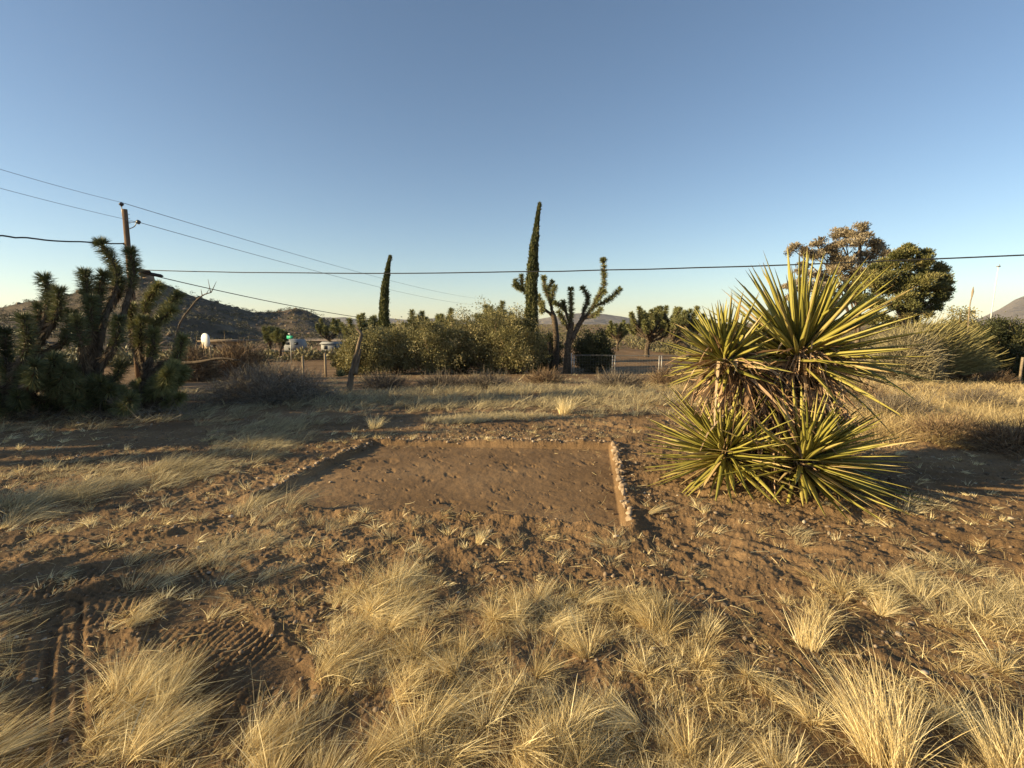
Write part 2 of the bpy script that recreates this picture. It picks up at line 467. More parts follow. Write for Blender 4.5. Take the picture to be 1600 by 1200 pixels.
def tube(G, pts, rad, sides=7, rnd=0.5, jitter=0.0, cap=True):
    pts = np.asarray(pts, float); n = len(pts)
    rad = np.broadcast_to(rad, (n,))
    T = np.gradient(pts, axis=0); T = norm(T)
    ref = np.array((0.0, 0, 1)) if abs(T[0][2]) < 0.9 else np.array((1.0, 0, 0))
    U = norm(np.cross(T, ref)); Vv = np.cross(T, U)
    a = np.linspace(0, 2 * np.pi, sides, endpoint=False)
    rr = rad[:, None] * (1 + jitter * RNG.uniform(-1, 1, (n, sides)))
    v = pts[:, None] + U[:, None] * (np.cos(a)[None] * rr)[:, :, None] + Vv[:, None] * (np.sin(a)[None] * rr)[:, :, None]
    v = v.reshape(-1, 3)
    i, j = np.meshgrid(np.arange(n - 1), np.arange(sides), indexing='ij')
    j2 = (j + 1) % sides
    q = np.stack([i * sides + j, i * sides + j2, (i + 1) * sides + j2, (i + 1) * sides + j], -1).reshape(-1, 4)
    tr = None
    if cap:
        v = np.concatenate([v, pts[:1], pts[-1:]])
        k = np.arange(sides); k2 = (k + 1) % sides
        tr = np.concatenate([np.stack([k2, k, np.full(sides, n * sides)], -1),
                             np.stack([(n - 1) * sides + k, (n - 1) * sides + k2, np.full(sides, n * sides + 1)], -1)])
    G.add(v, q, tr, rnd)

def box(G, c, s, rz=0.0, rnd=0.5):
    c = np.array(c, float); s = np.array(s, float) / 2
    v = np.array([(x, y, z) for z in (-1, 1) for y in (-1, 1) for x in (-1, 1)], float) * s
    if rz:
        cs, sn = math.cos(rz), math.sin(rz)
        v = np.stack([v[:, 0] * cs - v[:, 1] * sn, v[:, 0] * sn + v[:, 1] * cs, v[:, 2]], 1)
    q = [(0, 2, 3, 1), (4, 5, 7, 6), (0, 1, 5, 4), (2, 6, 7, 3), (0, 4, 6, 2), (1, 3, 7, 5)]
    G.add(v + c, q, None, rnd)

def smooth_path(ctrl, n=12):
    """Catmull-Rom through control points"""
    P = [np.array(c, float) for c in ctrl]
    P = [2 * P[0] - P[1]] + P + [2 * P[-1] - P[-2]]
    out = []
    m = 8
    for i in range(1, len(P) - 2):
        for t in np.linspace(0, 1, m, endpoint=False):
            p0, p1, p2, p3 = P[i - 1:i + 3]
            out.append(0.5 * ((2 * p1) + (-p0 + p2) * t + (2 * p0 - 5 * p1 + 4 * p2 - p3) * t * t + (-p0 + 3 * p1 - 3 * p2 + p3) * t ** 3))
    out.append(P[-2])
    out = np.array(out)
    u = np.linspace(0, len(out) - 1, n + 1)
    return np.stack([np.interp(u, np.arange(len(out)), out[:, i]) for i in range(3)], 1)

_ico = None
def ico():
    global _ico
    if _ico is None:
        import bmesh
        bm = bmesh.new(); bmesh.ops.create_icosphere(bm, subdivisions=2, radius=1)
        _ico = (np.array([v.co[:] for v in bm.verts]), np.array([[v.index for v in f.verts] for f in bm.faces]))
        bm.free()
    return _ico

def rock_mesh(G, c, s, seed, rnd=0.5, rough=0.28, flat=0.0):
    V, F = ico()
    rg = np.random.default_rng(seed)
    v = V.copy()
    for _ in range(16):       # planar chips
        d = rg.normal(size=3); d /= np.linalg.norm(d)
        cut = rg.uniform(0.45, 0.8)
        h = v @ d
        v = v - np.outer(np.maximum(h - cut, 0), d)
    v *= 1 + rough * 0.25 * rg.uniform(-1, 1, (len(v), 1))
    v *= np.array(s)
    a = rg.uniform(0, 6.28); cs, sn = math.cos(a), math.sin(a)
    v = np.stack([v[:, 0] * cs - v[:, 1] * sn, v[:, 0] * sn + v[:, 1] * cs, v[:, 2]], 1)
    G.add(v + np.array(c), None, F, rnd)

# ------------------------------------------------------------------ ground sheet
def build_ground():
    th = np.concatenate([np.linspace(-math.pi, R(-56), 120, endpoint=False), np.linspace(R(-56), R(56), 1350, endpoint=False),
                         np.linspace(R(56), math.pi, 121)])
    r = [0.35]
    while r[-1] < 11: r.append(r[-1] * 1.0045 + 0.0006)
    while r[-1] < 4300: r.append(r[-1] * 1.022)
    r = np.array(r)
    A, Rr = np.meshgrid(th, r)
    x = Rr * np.sin(A); y = Rr * np.cos(A)
    z = hfull(x, y)
    G = Geo()
    nr, nc = x.shape
    i, j = np.meshgrid(np.arange(nr - 1), np.arange(nc - 1), indexing='ij')
    q = np.stack([i * nc + j, i * nc + j + 1, (i + 1) * nc + j + 1, (i + 1) * nc + j], -1).reshape(-1, 4)
    q = q[:, ::-1]
    v = np.stack([x, y, z], -1).reshape(-1, 3)
    G.add(v, q)
    c = np.array([[0, 0, float(hbase(0, 0))]])
    k = np.arange(nc - 1)
    G.add(c); 
    G.t.append(np.stack([k, np.full(nc - 1, nr * nc), k + 1], -1))
    o = G.build("ground", M['soil'], smooth=True)
    sd = np.zeros(len(v) + 1); X = v[:, 0]; Y = v[:, 1]
    near = np.hypot(X, Y) < 12
    sd2 = np.zeros(len(v)); sd2[near] = 1 - sstep(-0.05, 0.02, pit_sd(X[near], Y[near]))
    sd[:-1] = sd2
    a = o.data.attributes.new("smoothed", 'FLOAT', 'POINT'); a.data.foreach_set("value", sd.astype(np.float32))
    tag(o, "reddish brown desert ground with a bare rectangular dirt patch", kind="structure")
    return o
build_ground()

# ------------------------------------------------------------------ hills
def ridge(name, sil, r0, rr, r1, mat, nse, seed, label, nr=60, base=-2.2):
    """a range whose crest at radius rr has the outline given by photo points"""
    azs = []; hs = []
    for px, py in sil:
        d = ray(px, py); hd = math.hypot(d[0], d[1])
        azs.append(math.atan2(d[0], d[1])); hs.append(EYE + d[2] / hd * rr)
    azs = np.array(azs); hs = np.array(hs)
    A = np.linspace(azs[0], azs[-1], 420); H = np.interp(A, azs, hs)
    rad = np.concatenate([np.linspace(r0, rr, nr // 2, endpoint=False), np.linspace(rr, r1, nr // 2)])
    AA, RR = np.meshgrid(A, rad); HH = np.broadcast_to(H, AA.shape)
    t = np.where(RR < rr, (RR - r0) / (rr - r0), (r1 - RR) / (r1 - rr))
    prof = t ** 1.25
    x = RR * np.sin(AA); y = RR * np.cos(AA)
    sc = 1.0 / nse
    nz = fbm(x * sc, y * sc, seed, 5, 0.55)
    z = base + (HH - base) * prof + nz * nse * 0.16 * np.minimum(1, (HH - base) / (nse * .5 + 1e-6)) * sstep(0, 0.2, t) * (1 - 0.5 * t)
    G = Geo(); nr_, nc = x.shape
    i, j = np.meshgrid(np.arange(nr_ - 1), np.arange(nc - 1), indexing='ij')
    q = np.stack([i * nc + j, (i + 1) * nc + j, (i + 1) * nc + j + 1, i * nc + j + 1], -1).reshape(-1, 4)
    G.add(np.stack([x, y, z], -1), q[:, ::-1])
    o = G.build(name, mat, smooth=True)
    tag(o, label, kind="structure")
    return x, y, z, t

HILL = ridge("hill", [(-900, 545), (-300, 492), (-100, 484), (0, 480), (60, 470), (120, 456), (180, 441), (215, 434), (245, 440), (300, 462), (345, 474),
                      (400, 488), (435, 486), (460, 483), (480, 487), (505, 498), (530, 509), (556, 521), (590, 527)],
             75, 190, 320, M['hill'], 22, 5, "dark rocky hill with scattered scrub rising on the left")
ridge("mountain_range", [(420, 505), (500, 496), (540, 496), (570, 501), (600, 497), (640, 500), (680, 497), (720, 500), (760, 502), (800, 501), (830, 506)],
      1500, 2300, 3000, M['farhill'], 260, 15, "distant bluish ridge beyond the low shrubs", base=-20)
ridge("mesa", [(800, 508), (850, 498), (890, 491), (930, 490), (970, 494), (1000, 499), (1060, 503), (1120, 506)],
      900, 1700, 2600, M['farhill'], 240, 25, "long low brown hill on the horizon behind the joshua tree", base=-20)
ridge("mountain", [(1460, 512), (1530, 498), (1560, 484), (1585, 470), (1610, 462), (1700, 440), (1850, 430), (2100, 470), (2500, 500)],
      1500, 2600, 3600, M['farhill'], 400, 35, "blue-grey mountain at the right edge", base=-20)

# ------------------------------------------------------------------ scrub on hillside and plain (uncountable)
def scrub_clumps(G, P, size, nl, spread=0.6):
    n = len(P)
    size = np.broadcast_to(size, (n,))
    C = np.repeat(P, nl, 0)
    off = rdir(n * nl) * (RNG.random((n * nl, 1)) ** 0.4)
    off[:, 2] = np.abs(off[:, 2]) * 0.9
    s = np.repeat(size, nl)[:, None]
    C = C + off * s * spread
    cr = np.repeat(RNG.random(n), nl) * 0.6 + RNG.random(n * nl) * 0.4
    leaves(G, C, off + rdir(n * nl) * 0.6 + (0, 0, 0.3), s[:, 0] * RNG.uniform(0.13, 0.30, n * nl), 0.5, cr)

def hill_scrub():
    x, y, z, t = HILL
    m = (t > 0.02) & (y > 0)
    xs, ys, zs = x[m], y[m], z[m]
    k = RNG.choice(len(xs), 7000)
    P = np.stack([xs[k], ys[k], zs[k]], 1) + RNG.normal(size=(7000, 3)) * (1.2, 1.2, 0.02)
    G = Geo(); scrub_clumps(G, P, RNG.uniform(0.5, 1.4, len(P)), 34)
    tag(G.build("scrub", M['hillscrub']), "scattered dark scrub covering the left hillside", kind="stuff")
    G = Geo()
    k = RNG.choice(len(xs), 900)
    for n_, kk in enumerate(k):
        s = RNG.uniform(0.25, 0.9)
        rock_mesh(G, (xs[kk], ys[kk], zs[kk]), (s * 1.3, s, s * 0.8), n_, RNG.random())
    tag(G.build("rubble", M['boulder']), "loose rocks strewn over the left hillside", kind="stuff")
hill_scrub()

def plain_scrub():
    n = 9000
    A = RNG.uniform(R(-50), R(52), n); r = 46 * (900 / 46) ** (RNG.random(n) ** 1.15)
    x = r * np.sin(A); y = r * np.cos(A)
    keep = (fbm(x * 0.03, y * 0.03, 50, 2) > -0.25) & ~((A < R(-13)) & (r > 75) & (r < 300))
    keep &= ~((np.abs(x - 6) < 10) & (y < 66))
    x, y = x[keep], y[keep]
    P = np.stack([x, y, hbase(x, y)], 1)
    G = Geo(); scrub_clumps(G, P, RNG.uniform(0.5, 1.5, len(P)) * (1 + np.hypot(x, y) / 500), 44)
    tag(G.build("scrub", M['scrub']), "low desert scrub spread over the far plain", kind="stuff")
plain_scrub()

# summit boulders
def boulders():
    spec = [(212, 434, 1.9), (232, 432, 2.6), (222, 424, 2.0), (196, 441, 1.6), (250, 443, 1.4), (126, 455, 1.5), (104, 462, 1.2), (172, 446, 1.3), (268, 451, 1.1)]
    wh = ["left block of the summit rock pile", "largest block of the summit rock pile", "topmost block of the summit rock pile", "low block on the left of the summit pile",
          "block right of the summit pile", "lone boulder on the left skyline of the hill", "small boulder furthest left on the hill skyline",
          "boulder between the lone boulder and the summit pile", "small boulder furthest right near the summit"]
    for i, ((px, py, s), t_) in enumerate(zip(spec, wh)):
        d = ray(px, py); hd = math.hypot(d[0], d[1]); k = 190 / hd
        p = (d[0] * k, d[1] * k, EYE + d[2] * k - s * 0.3)
        G = Geo(); rock_mesh(G, p, (s * 1.1, s, s * 0.9), 300 + i, 0.5)
        tag(G.build("boulder", M['boulder'], loc=p), "brown " + t_, "boulder", "boulders along the hilltop")
boulders()

# ------------------------------------------------------------------ grass
def tuft(G, p, n, L, lean=(0, 0), spread=0.5, base=0.05, W=0.0022, droop=0.35, bright=0.55, segs=4, curl=0.12, crop=0.0):
    """a clump of dry blades rooted around p"""
    p = np.asarray(p, float)
    a = RNG.uniform(0, 2 * np.pi, n); rr = base * np.sqrt(RNG.random(n))
    P = np.stack([p[0] + rr * np.cos(a), p[1] + rr * np.sin(a), np.full(n, p[2] - 0.012)], 1)
    D = np.stack([np.cos(a) * spread * RNG.random(n), np.sin(a) * spread * RNG.random(n), np.ones(n)], 1)
    D += RNG.normal(size=(n, 3)) * (0.12, 0.12, 0.05)
    D[:, 0] += lean[0]; D[:, 1] += lean[1]
    Ls = L * RNG.uniform(0.35, 1.0, n) ** (1 - crop)
    hd = D.copy(); hd[:, 2] = 0; hd /= (np.linalg.norm(norm(D), axis=1)[:, None] + 1e-6)
    B = hd * (Ls * droop * RNG.uniform(0.2, 1.2, n))[:, None]
    Dn = norm(D)
    # sag, but never below the soil
    sag = -Ls * droop * RNG.uniform(0.1, 0.8, n)
    sag = np.maximum(sag, -(Dn[:, 2] * Ls) + 0.012)
    B[:, 2] = sag
    B += RNG.normal(size=(n, 3)) * (Ls * curl)[:, None] * (1, 1, 0.3)
    wv = np.exp(RNG.normal(size=n) * 0.45)
    rnd = np.clip(bright + RNG.normal(size=n) * 0.2 + 0.22 * (wv - 1), 0, 1)
    # some stems snapped over
    k = RNG.random(n) < 0.10
    B[k] += RNG.normal(size=(int(k.sum()), 3)) * (Ls[k] * 0.55)[:, None] * (1, 1, 0.25)
    blades(G, P, D, Ls, W * 0.85 * wv, B, segs, rnd, taper=0.8)

def track_near(x, y):
    _, b = track_h(np.array([x]), np.array([y]))
    return b[0]

def foreground_grass():
    G = Geo(); T = 0
    # continuous cover nearest the camera: sampled over the ground it grows on
    tries = 0
    while T < 2300 and tries < 30000:
        tries += 1
        y = RNG.uniform(0.9, 3.6); x = RNG.uniform(-1.15 * y - 0.4, 1.15 * y + 0.4)
        dn = fbm(np.array([x * 3.2]), np.array([y * 3.2]), 71, 2)[0]
        # limit of the grassy ground, further away to the left of centre
        lim = np.interp(x, [-3.5, -2.6, -1.2, -0.5, 0.3, 1.0, 1.8, 3.5], [2.1, 2.6, 3.2, 2.95, 2.85, 2.75, 2.5, 3.4])
        if y > lim + dn * 0.5: continue
        dens = 0.27 + dn * 2.1
        if x > 1.0: dens -= 0.18
        if x < -1.6: dens -= 0.10
        if abs(x) < 1.0 and y < 2.3: dens += 0.35
        tn = track_near(x, y)
        if tn > 0.5: dens -= 1.2
        elif tn > .02: dens -= .35
        if x < -0.7: dens -= .16
        if x > 0.5 + .1 * y: dens -= .10
        if RNG.random() > dens: continue
        z = gz(x, y)
        left = sstep(0.2, -1.6, -(-x)) if False else float(np.clip((-x + 0.3) / 2.2, 0, 1))
        lean = (0.1 + 0.75 * left + RNG.normal() * 0.55, 0.15 + 0.6 * left + RNG.normal() * 0.55)
        if x > 0.8: lean = (RNG.normal() * 0.45, 0.05 + RNG.normal() * 0.4)
        big = RNG.random()
        L = RNG.uniform(0.04, 0.11) + (0.13 if big > 0.92 else 0) + 0.045 * left
        n = int(RNG.uniform(28, 75) * (3.6 if big > 0.92 else 1))
        tuft(G, (x, y, z), n, L, lean, RNG.uniform(0.4, 1.3), RNG.uniform(0.012, 0.04), 0.0018, RNG.uniform(0.15, 0.5), 0.55 + 0.2 * RNG.normal(), curl=RNG.uniform(.12, .32))
        T += 1
    # fine low thatch between the tufts
    for _ in range(1100):
        y = RNG.uniform(0.9, 3.3); x = RNG.uniform(-1.1 * y - 0.3, 1.1 * y + 0.3)
        if fbm(np.array([x * 1.3]), np.array([y * 1.3]), 71, 2)[0] < -0.12 or track_near(x, y) > 0.4: continue
        if y > np.interp(x, [-3.5, -1.2, 0.3, 1.8, 3.5], [2.4, 3.1, 2.8, 2.4, 3.2]): continue
        tuft(G, (x, y, gz(x, y)), 40, RNG.uniform(0.05, 0.13), (RNG.normal() * 0.8, RNG.normal() * 0.8), 1.6, 0.09, 0.002, 0.4, 0.36, 3)
    # sparse small tufts and wisps out on the open soil
    k = 0
    while k < 420:
        y = RNG.uniform(2.6, 7.5); x = RNG.uniform(-1.05 * y, 1.0 * y)
        dn = fbm(np.array([x * .9]), np.array([y * .9]), 171, 2)[0]
        if RNG.random() > .35 + 1.3 * dn + (.25 if x < -1 else 0) - (.25 if x > 1.2 else 0): continue
        if pit_sd(np.array([x]), np.array([y]))[0] < .06: continue
        tuft(G, (x, y, gz(x, y)), int(RNG.uniform(14, 55)), RNG.uniform(.04, .14), (.4 + RNG.normal() * .5, .2 + RNG.normal() * .4), RNG.uniform(.5, 1.3), RNG.uniform(.01, .04), 0.0022 + .0003 * y, .35, .62 + RNG.normal() * .2, 3, .25)
        k += 1
    tag(G.build("grass", M['straw']), "matted pale dry grass covering the near ground", kind="stuff")
foreground_grass()

PATCH = [  # photo x,y ; radius m ; tufts ; length ; lean x,y ; brightness
    (150, 725, 0.5, 10, 0.16, 1.0, 0.4, .6), (215, 742, 0.45, 16, 0.24, 1.0, 0.4, .6), (280, 735, 0.35, 16, 0.26, 1.0, 0.4, .65), (235, 755, 0.3, 8, 0.2, 1.0, 0.4, .6),
    (300, 745, 0.3, 8, 0.2, 1.1, 0.4, .65), (370, 712, 0.6, 16, 0.22, 1, 0.3, .5), (390, 695, 0.7, 16, 0.25, 1, 0.3, .5), (430, 690, 0.6, 14, 0.25, 1, 0.3, .5),
    (30, 795, 0.4, 20, 0.34, 1.2, 0.3, .65), (70, 785, 0.3, 12, 0.34, 1.2, 0.3, .65), (400, 675, 0.7, 14, 0.22, 1, 0.2, .5), (470, 660, 0.7, 14, 0.22, .8, 0.2, .5),
    (415, 800, 0.25, 10, 0.26, .7, 0.5, .65), (440, 785, 0.25, 8, 0.26, .6, 0.5, .65), (470, 815, 0.2, 4, 0.14, .2, .3, .6), (350, 805, 0.2, 4, 0.14, .2, .2, .6),
    (470, 835, 0.3, 6, 0.12, .2, .3, .6), (400, 830, 0.4, 6, 0.1, .4, .3, .5), (530, 815, 0.2, 4, 0.11, .3, .3, .55), (645, 830, 0.25, 4, 0.09, .2, .2, .5),
    (250, 890, 0.25, 6, 0.24, 1.3, 0.7, .65), (330, 880, 0.25, 8, 0.30, 1.3, 0.8, .65), (370, 860, 0.2, 5, 0.26, 1.2, 0.8, .65), (640, 905, 0.4, 4, 0.1, .4, .3, .5),
    (70, 660, 1.2, 20, 0.22, .9, 0, .4), (180, 655, 1.2, 20, 0.22, .9, 0, .4), (290, 640, 1.2, 22, 0.25, .9, 0, .4), (350, 650, 1.0, 20, 0.25, .9, 0, .4), (470, 635, 1.4, 26, .25, .7, 0, .4),
    (560, 625, 1.5, 34, .3, .5, 0, .4), (640, 618, 1.6, 40, .3, .5, 0, .42), (720, 615, 1.6, 44, .32, .4, 0, .42), (800, 612, 1.6, 44, .32, .4, 0, .42), (880, 612, 1.6, 44, .32, .4, 0, .45), (960, 615, 1.5, 44, .32, .4, 0, .45),
    (600, 640, 1.0, 22, .25, .5, 0, .42), (680, 632, 1.1, 26, .28, .5, 0, .45), (760, 632, 1.1, 26, .28, .5, 0, .45), (840, 632, 1.1, 26, .28, .5, 0, .45), (930, 632, 1.1, 26, .28, .5, 0, .45), (1010, 630, 1.1, 26, .28, .5, 0, .5),
    (700, 658, 0.30, 14, .16, .3, .1, .72), (730, 657, 0.30, 14, .17, .3, .1, .72), (760, 654, 0.3, 14, .17, .3, .1, .72), (790, 652, 0.3, 12, .17, .3, .1, .72), (820, 650, 0.3, 10, .15, .3, .1, .72),
    (850, 652, 0.4, 8, .13, .3, .1, .6), (920, 650, 0.5, 8, .14, .3, .1, .6), (970, 648, 0.5, 10, .16, .3, .1, .6), (1010, 646, 0.5, 14, .24, .3, .1, .6),
    (680, 668, 0.5, 5, .08, .3, .1, .5), (760, 680, 0.7, 7, .07, .3, .1, .4), (900, 672, 0.8, 8, .08, .3, .1, .4), (620, 672, 0.6, 6, .08, .3, .1, .5),
    (1380, 905, 0.2, 5, 0.16, .5, .1, .6), (1440, 930, 0.3, 6, .15, .2, .1, .6), (1530, 940, 0.3, 7, .18, .2, .1, .62), (1590, 930, 0.3, 6, .2, .1, .1, .62), (1500, 900, 0.5, 5, .1, .4, .1, .5),
    (1380, 790, 0.25, 5, .13, .5, .1, .55), (1440, 800, 0.4, 4, .1, .5, .1, .5), (1240, 830, 0.3, 3, .09, .5, .1, .5), (1030, 880, 0.5, 5, .08, .2, .1, .5), (890, 850, 0.4, 4, .07, .2, .1, .5),
    (60, 870, 0.25, 4, .12, .5, .1, .4), (150, 815, 0.2, 3, .07, .5, .1, .5), (110, 740, 0.3, 5, .12, .6, .1, .5), (40, 740, 0.5, 8, .16, .6, .1, .5),
]
def patch_grass():
    G = Geo()
    for px, py, rad, nt_, L, lx, ly, br in PATCH:
        if py > 790 and px < 480: lx *= .55; rad *= 1.2; L *= .75; nt_ = max(2, int(nt_ * .7))
        if py < 650: nt_ = int(nt_ * .55)
        c = ground(px, py)
        far = c[1]
        for _ in range(nt_ * (2 if far > 7 else 1)):
            lx_ = lx + RNG.normal() * .3
            a = RNG.uniform(0, 6.28); r = rad * math.sqrt(RNG.random())
            x = c[0] + r * math.cos(a); y = c[1] + r * math.sin(a)
            if pit_sd(np.array([x]), np.array([y]))[0] < 0.08: continue
            tuft(G, (x, y, gz(x, y)), int(np.clip(420 / far, 45, 110)), L * RNG.uniform(0.7, 1.2), (lx_ * 0.8 + RNG.normal() * .2, ly + RNG.normal() * .35), 0.9,
                 0.05 + 0.004 * far, 0.0021 + 0.00035 * max(0, far - 3), 0.4, br + RNG.normal() * 0.1, 3)
    tag(G.build("grass", M['greygrass']), "wind-combed grey dry grass in patches around the dirt patch", kind="stuff")
patch_grass()

def field_grass():
    G = Geo()
    n = 0
    while n < 3600:
        px = RNG.uniform(1000, 1900); py = 583 + 150 * RNG.random() ** 1.7
        if px > 1250 and py > 700: continue
        if px < 1300 and py > 640: continue
        c = ground(px, py)
        if c[1] > 30: continue
        dn = fbm(c[0:1] * 0.6, c[1:2] * 0.6, 72, 2)[0]
        if dn < -0.10 and RNG.random() < .8: continue
        tuft(G, c, int(np.clip(380 / c[1], 14, 50)), RNG.uniform(0.12, 0.26) + .35 * max(0, dn) + (.15 if RNG.random() < .15 else 0), (0.3 + RNG.normal() * .35, RNG.normal() * .3), 0.9, 0.14, 0.0016 * c[1] ** 0.55 * 1.2, 0.35, .5 + .5 * dn + RNG.normal() * .2, 3)
        n += 1
    tag(G.build("grass", M['goldgrass']), "tall golden dry grass filling the field behind the yucca", kind="stuff")
    G = Geo(); n = 0
    while n < 1000:
        px = RNG.uniform(-100, 1050); py = 586 + 50 * RNG.random() ** 1.2
        c = ground(px, py)
        if px < 330 and c[1] > 14: continue
        if fbm(c[0:1] * 0.5, c[1:2] * 0.5, 73, 2)[0] < -0.1: continue
        tuft(G, c, int(np.clip(330 / c[1], 12, 36)), RNG.uniform(0.09, 0.28), (0.3 + RNG.normal() * .4, RNG.normal() * .3), 0.9, 0.12, 0.0016 * c[1] ** 0.55 * 1.2, 0.35, .42 + RNG.normal() * .14, 3)
        n += 1
    tag(G.build("grass", M['greygrass']), "low greyish grass in the shade beyond the dirt patch", kind="stuff")
field_grass()

# single tufts standing clear of the rest
def single_tufts():
    L = [
        (1385, 1185, 620, .42, (-.10, .18), .40, .085, .72, "large golden fountain-shaped grass tuft at the lower right, tallest near the camera", .0023),
        (1590, 1215, 420, .34, (.0, .15), .45, .07, .66, "tall pale grass tuft cut by the lower right corner", .0023),
        (1265, 1010, 240, .26, (.05, .1), .45, .05, .66, "upright narrow straw tuft right of centre beside loose furrowed soil", .0022),
        (1105, 985, 200, .17, (.2, .1), .55, .04, .68, "small bright straw tuft on bare soil left of the narrow upright tuft", .0021),
        (1440, 935, 200, .20, (.3, .1), .9, .04, .66, "spreading pale tuft at the edge of the sandy slope under the yucca", .0021),
        (1535, 960, 200, .20, (.1, .1), 1.0, .04, .66, "star-shaped pale tuft near the right edge above the field of clods", .0021),
        (1390, 903, 170, .22, (1.3, -.1), .5, .04, .70, "flattened straw tuft lying sideways below the yucca", .0021),
        (1013, 806, 150, .20, (1.5, .5), .25, .025, .75, "bleached straw bundle lying beside the near end of the stone row", .0022),
        (748, 848, 150, .17, (.25, .3), .3, .025, .75, "pale upright straw tuft in front of the dirt patch's near edge", .0022),
        (945, 848, 90, .13, (-1.2, -.2), 1.2, .05, .72, "curled pale straw wisp in front of the near end of the stone row", .0022),
        (585, 668, 240, .30, (.15, .1), .55, .07, .78, "round golden tuft lit by the sun at the far left corner of the dirt patch", .004),
        (883, 648, 300, .42, (.12, .05), .4, .11, .72, "tall reddish-gold clump glowing in the shade behind the dirt patch", .005),
        (100, 832, 110, .10, (.1, .1), 1.4, .04, .78, "small whitish dry flower-like tuft on the dark track at the left", .0022),
        (145, 812, 90, .07, (.6, .1), 1.4, .04, .80, "low whitish tuft lying above the tread marks at the left", .0022),
        (85, 905, 130, .10, (1.0, .5), 1.2, .05, .85, "bleached white tuft between the tyre tread marks at the far left", .0022),
    ]
    for px, py, n, ln, lean, sp, bs_, br, lab, W in L:
        c = ground(px, py)
        c[2] = gz(c[0], c[1])
        G = Geo(); tuft(G, c, n, ln, lean, sp, bs_, W, 0.3, br, 5)
        tag(G.build("grass_tuft", M['straw'], loc=c), lab, "grass tuft", "separate dry grass tufts")
single_tufts()

# straw litter and pebbles
def litter():
    G = Geo()
    n = 4200
    y = RNG.uniform(1.0, 7.5, n); x = RNG.uniform(-1, 1, n) * (1.1 * y + 0.3)
    k = pit_sd(x, y) > -0.3
    x, y = x[k], y[k]; n = len(x)
    z = hfull(x, y) + 0.006
    a = RNG.normal(size=n) * 0.7 + 0.5
    D = np.stack([np.cos(a), np.sin(a), RNG.normal(size=n) * 0.15 + 0.05], 1)
    L = RNG.uniform(0.02, 0.13, n)
    B = rdir(n) * (L * 0.3)[:, None]; B[:, 2] = np.abs(B[:, 2]) * 0.5
    blades(G, np.stack([x, y, z], 1), D, L, RNG.uniform(0.0015, 0.0035, n), B, 3, RNG.uniform(0.3, 1, n), taper=0.3)
    tag(G.build("straw_litter", M['straw']), "loose broken straw scattered on the soil", kind="stuff")
    G = Geo()
    V, F = ico()
    import bmesh
    bm = bmesh.new(); bmesh.ops.create_icosphere(bm, subdivisions=1, radius=1)
    V = np.array([v.co[:] for v in bm.verts]); F = np.array([[v.index for v in f.verts] for f in bm.faces]); bm.free()
    n = 12000
    y = 1.1 + 7.5 * RNG.random(n) ** 1.2; x = RNG.uniform(-1, 1, n) * (1.1 * y + 0.3)
    sd = pit_sd(x, y)
    k = (sd > 0.0) | (RNG.random(n) < 0.12)
    k &= (fbm(x * 2.0, y * 2.0, 81, 2) > -0.15) | (RNG.random(n) < 0.3)
    x, y = x[k], y[k]; n = len(x)
    s = 0.003 + 0.011 * RNG.random(n) ** 6 * (1 + 0.1 * y)
    s += 0.0008 * y
    sc = s[:, None] * RNG.uniform(0.6, 1.3, (n, 3)) * (1, 1, 0.75)
    v = V[None] * (1 + 0.22 * RNG.uniform(-1, 1, (n, len(V), 1))) * sc[:, None]
    v += np.stack([x, y, hfull(x, y) + s * 0.25], 1)[:, None]
    f = (F[None] + (np.arange(n) * len(V))[:, None, None]).reshape(-1, 3)
    G.add(v.reshape(-1, 3), None, f, np.repeat(RNG.random(n), len(V)))
    tag(G.build("gravel", M['pebble']), "small stones and clods scattered over the soil", kind="stuff")
litter()

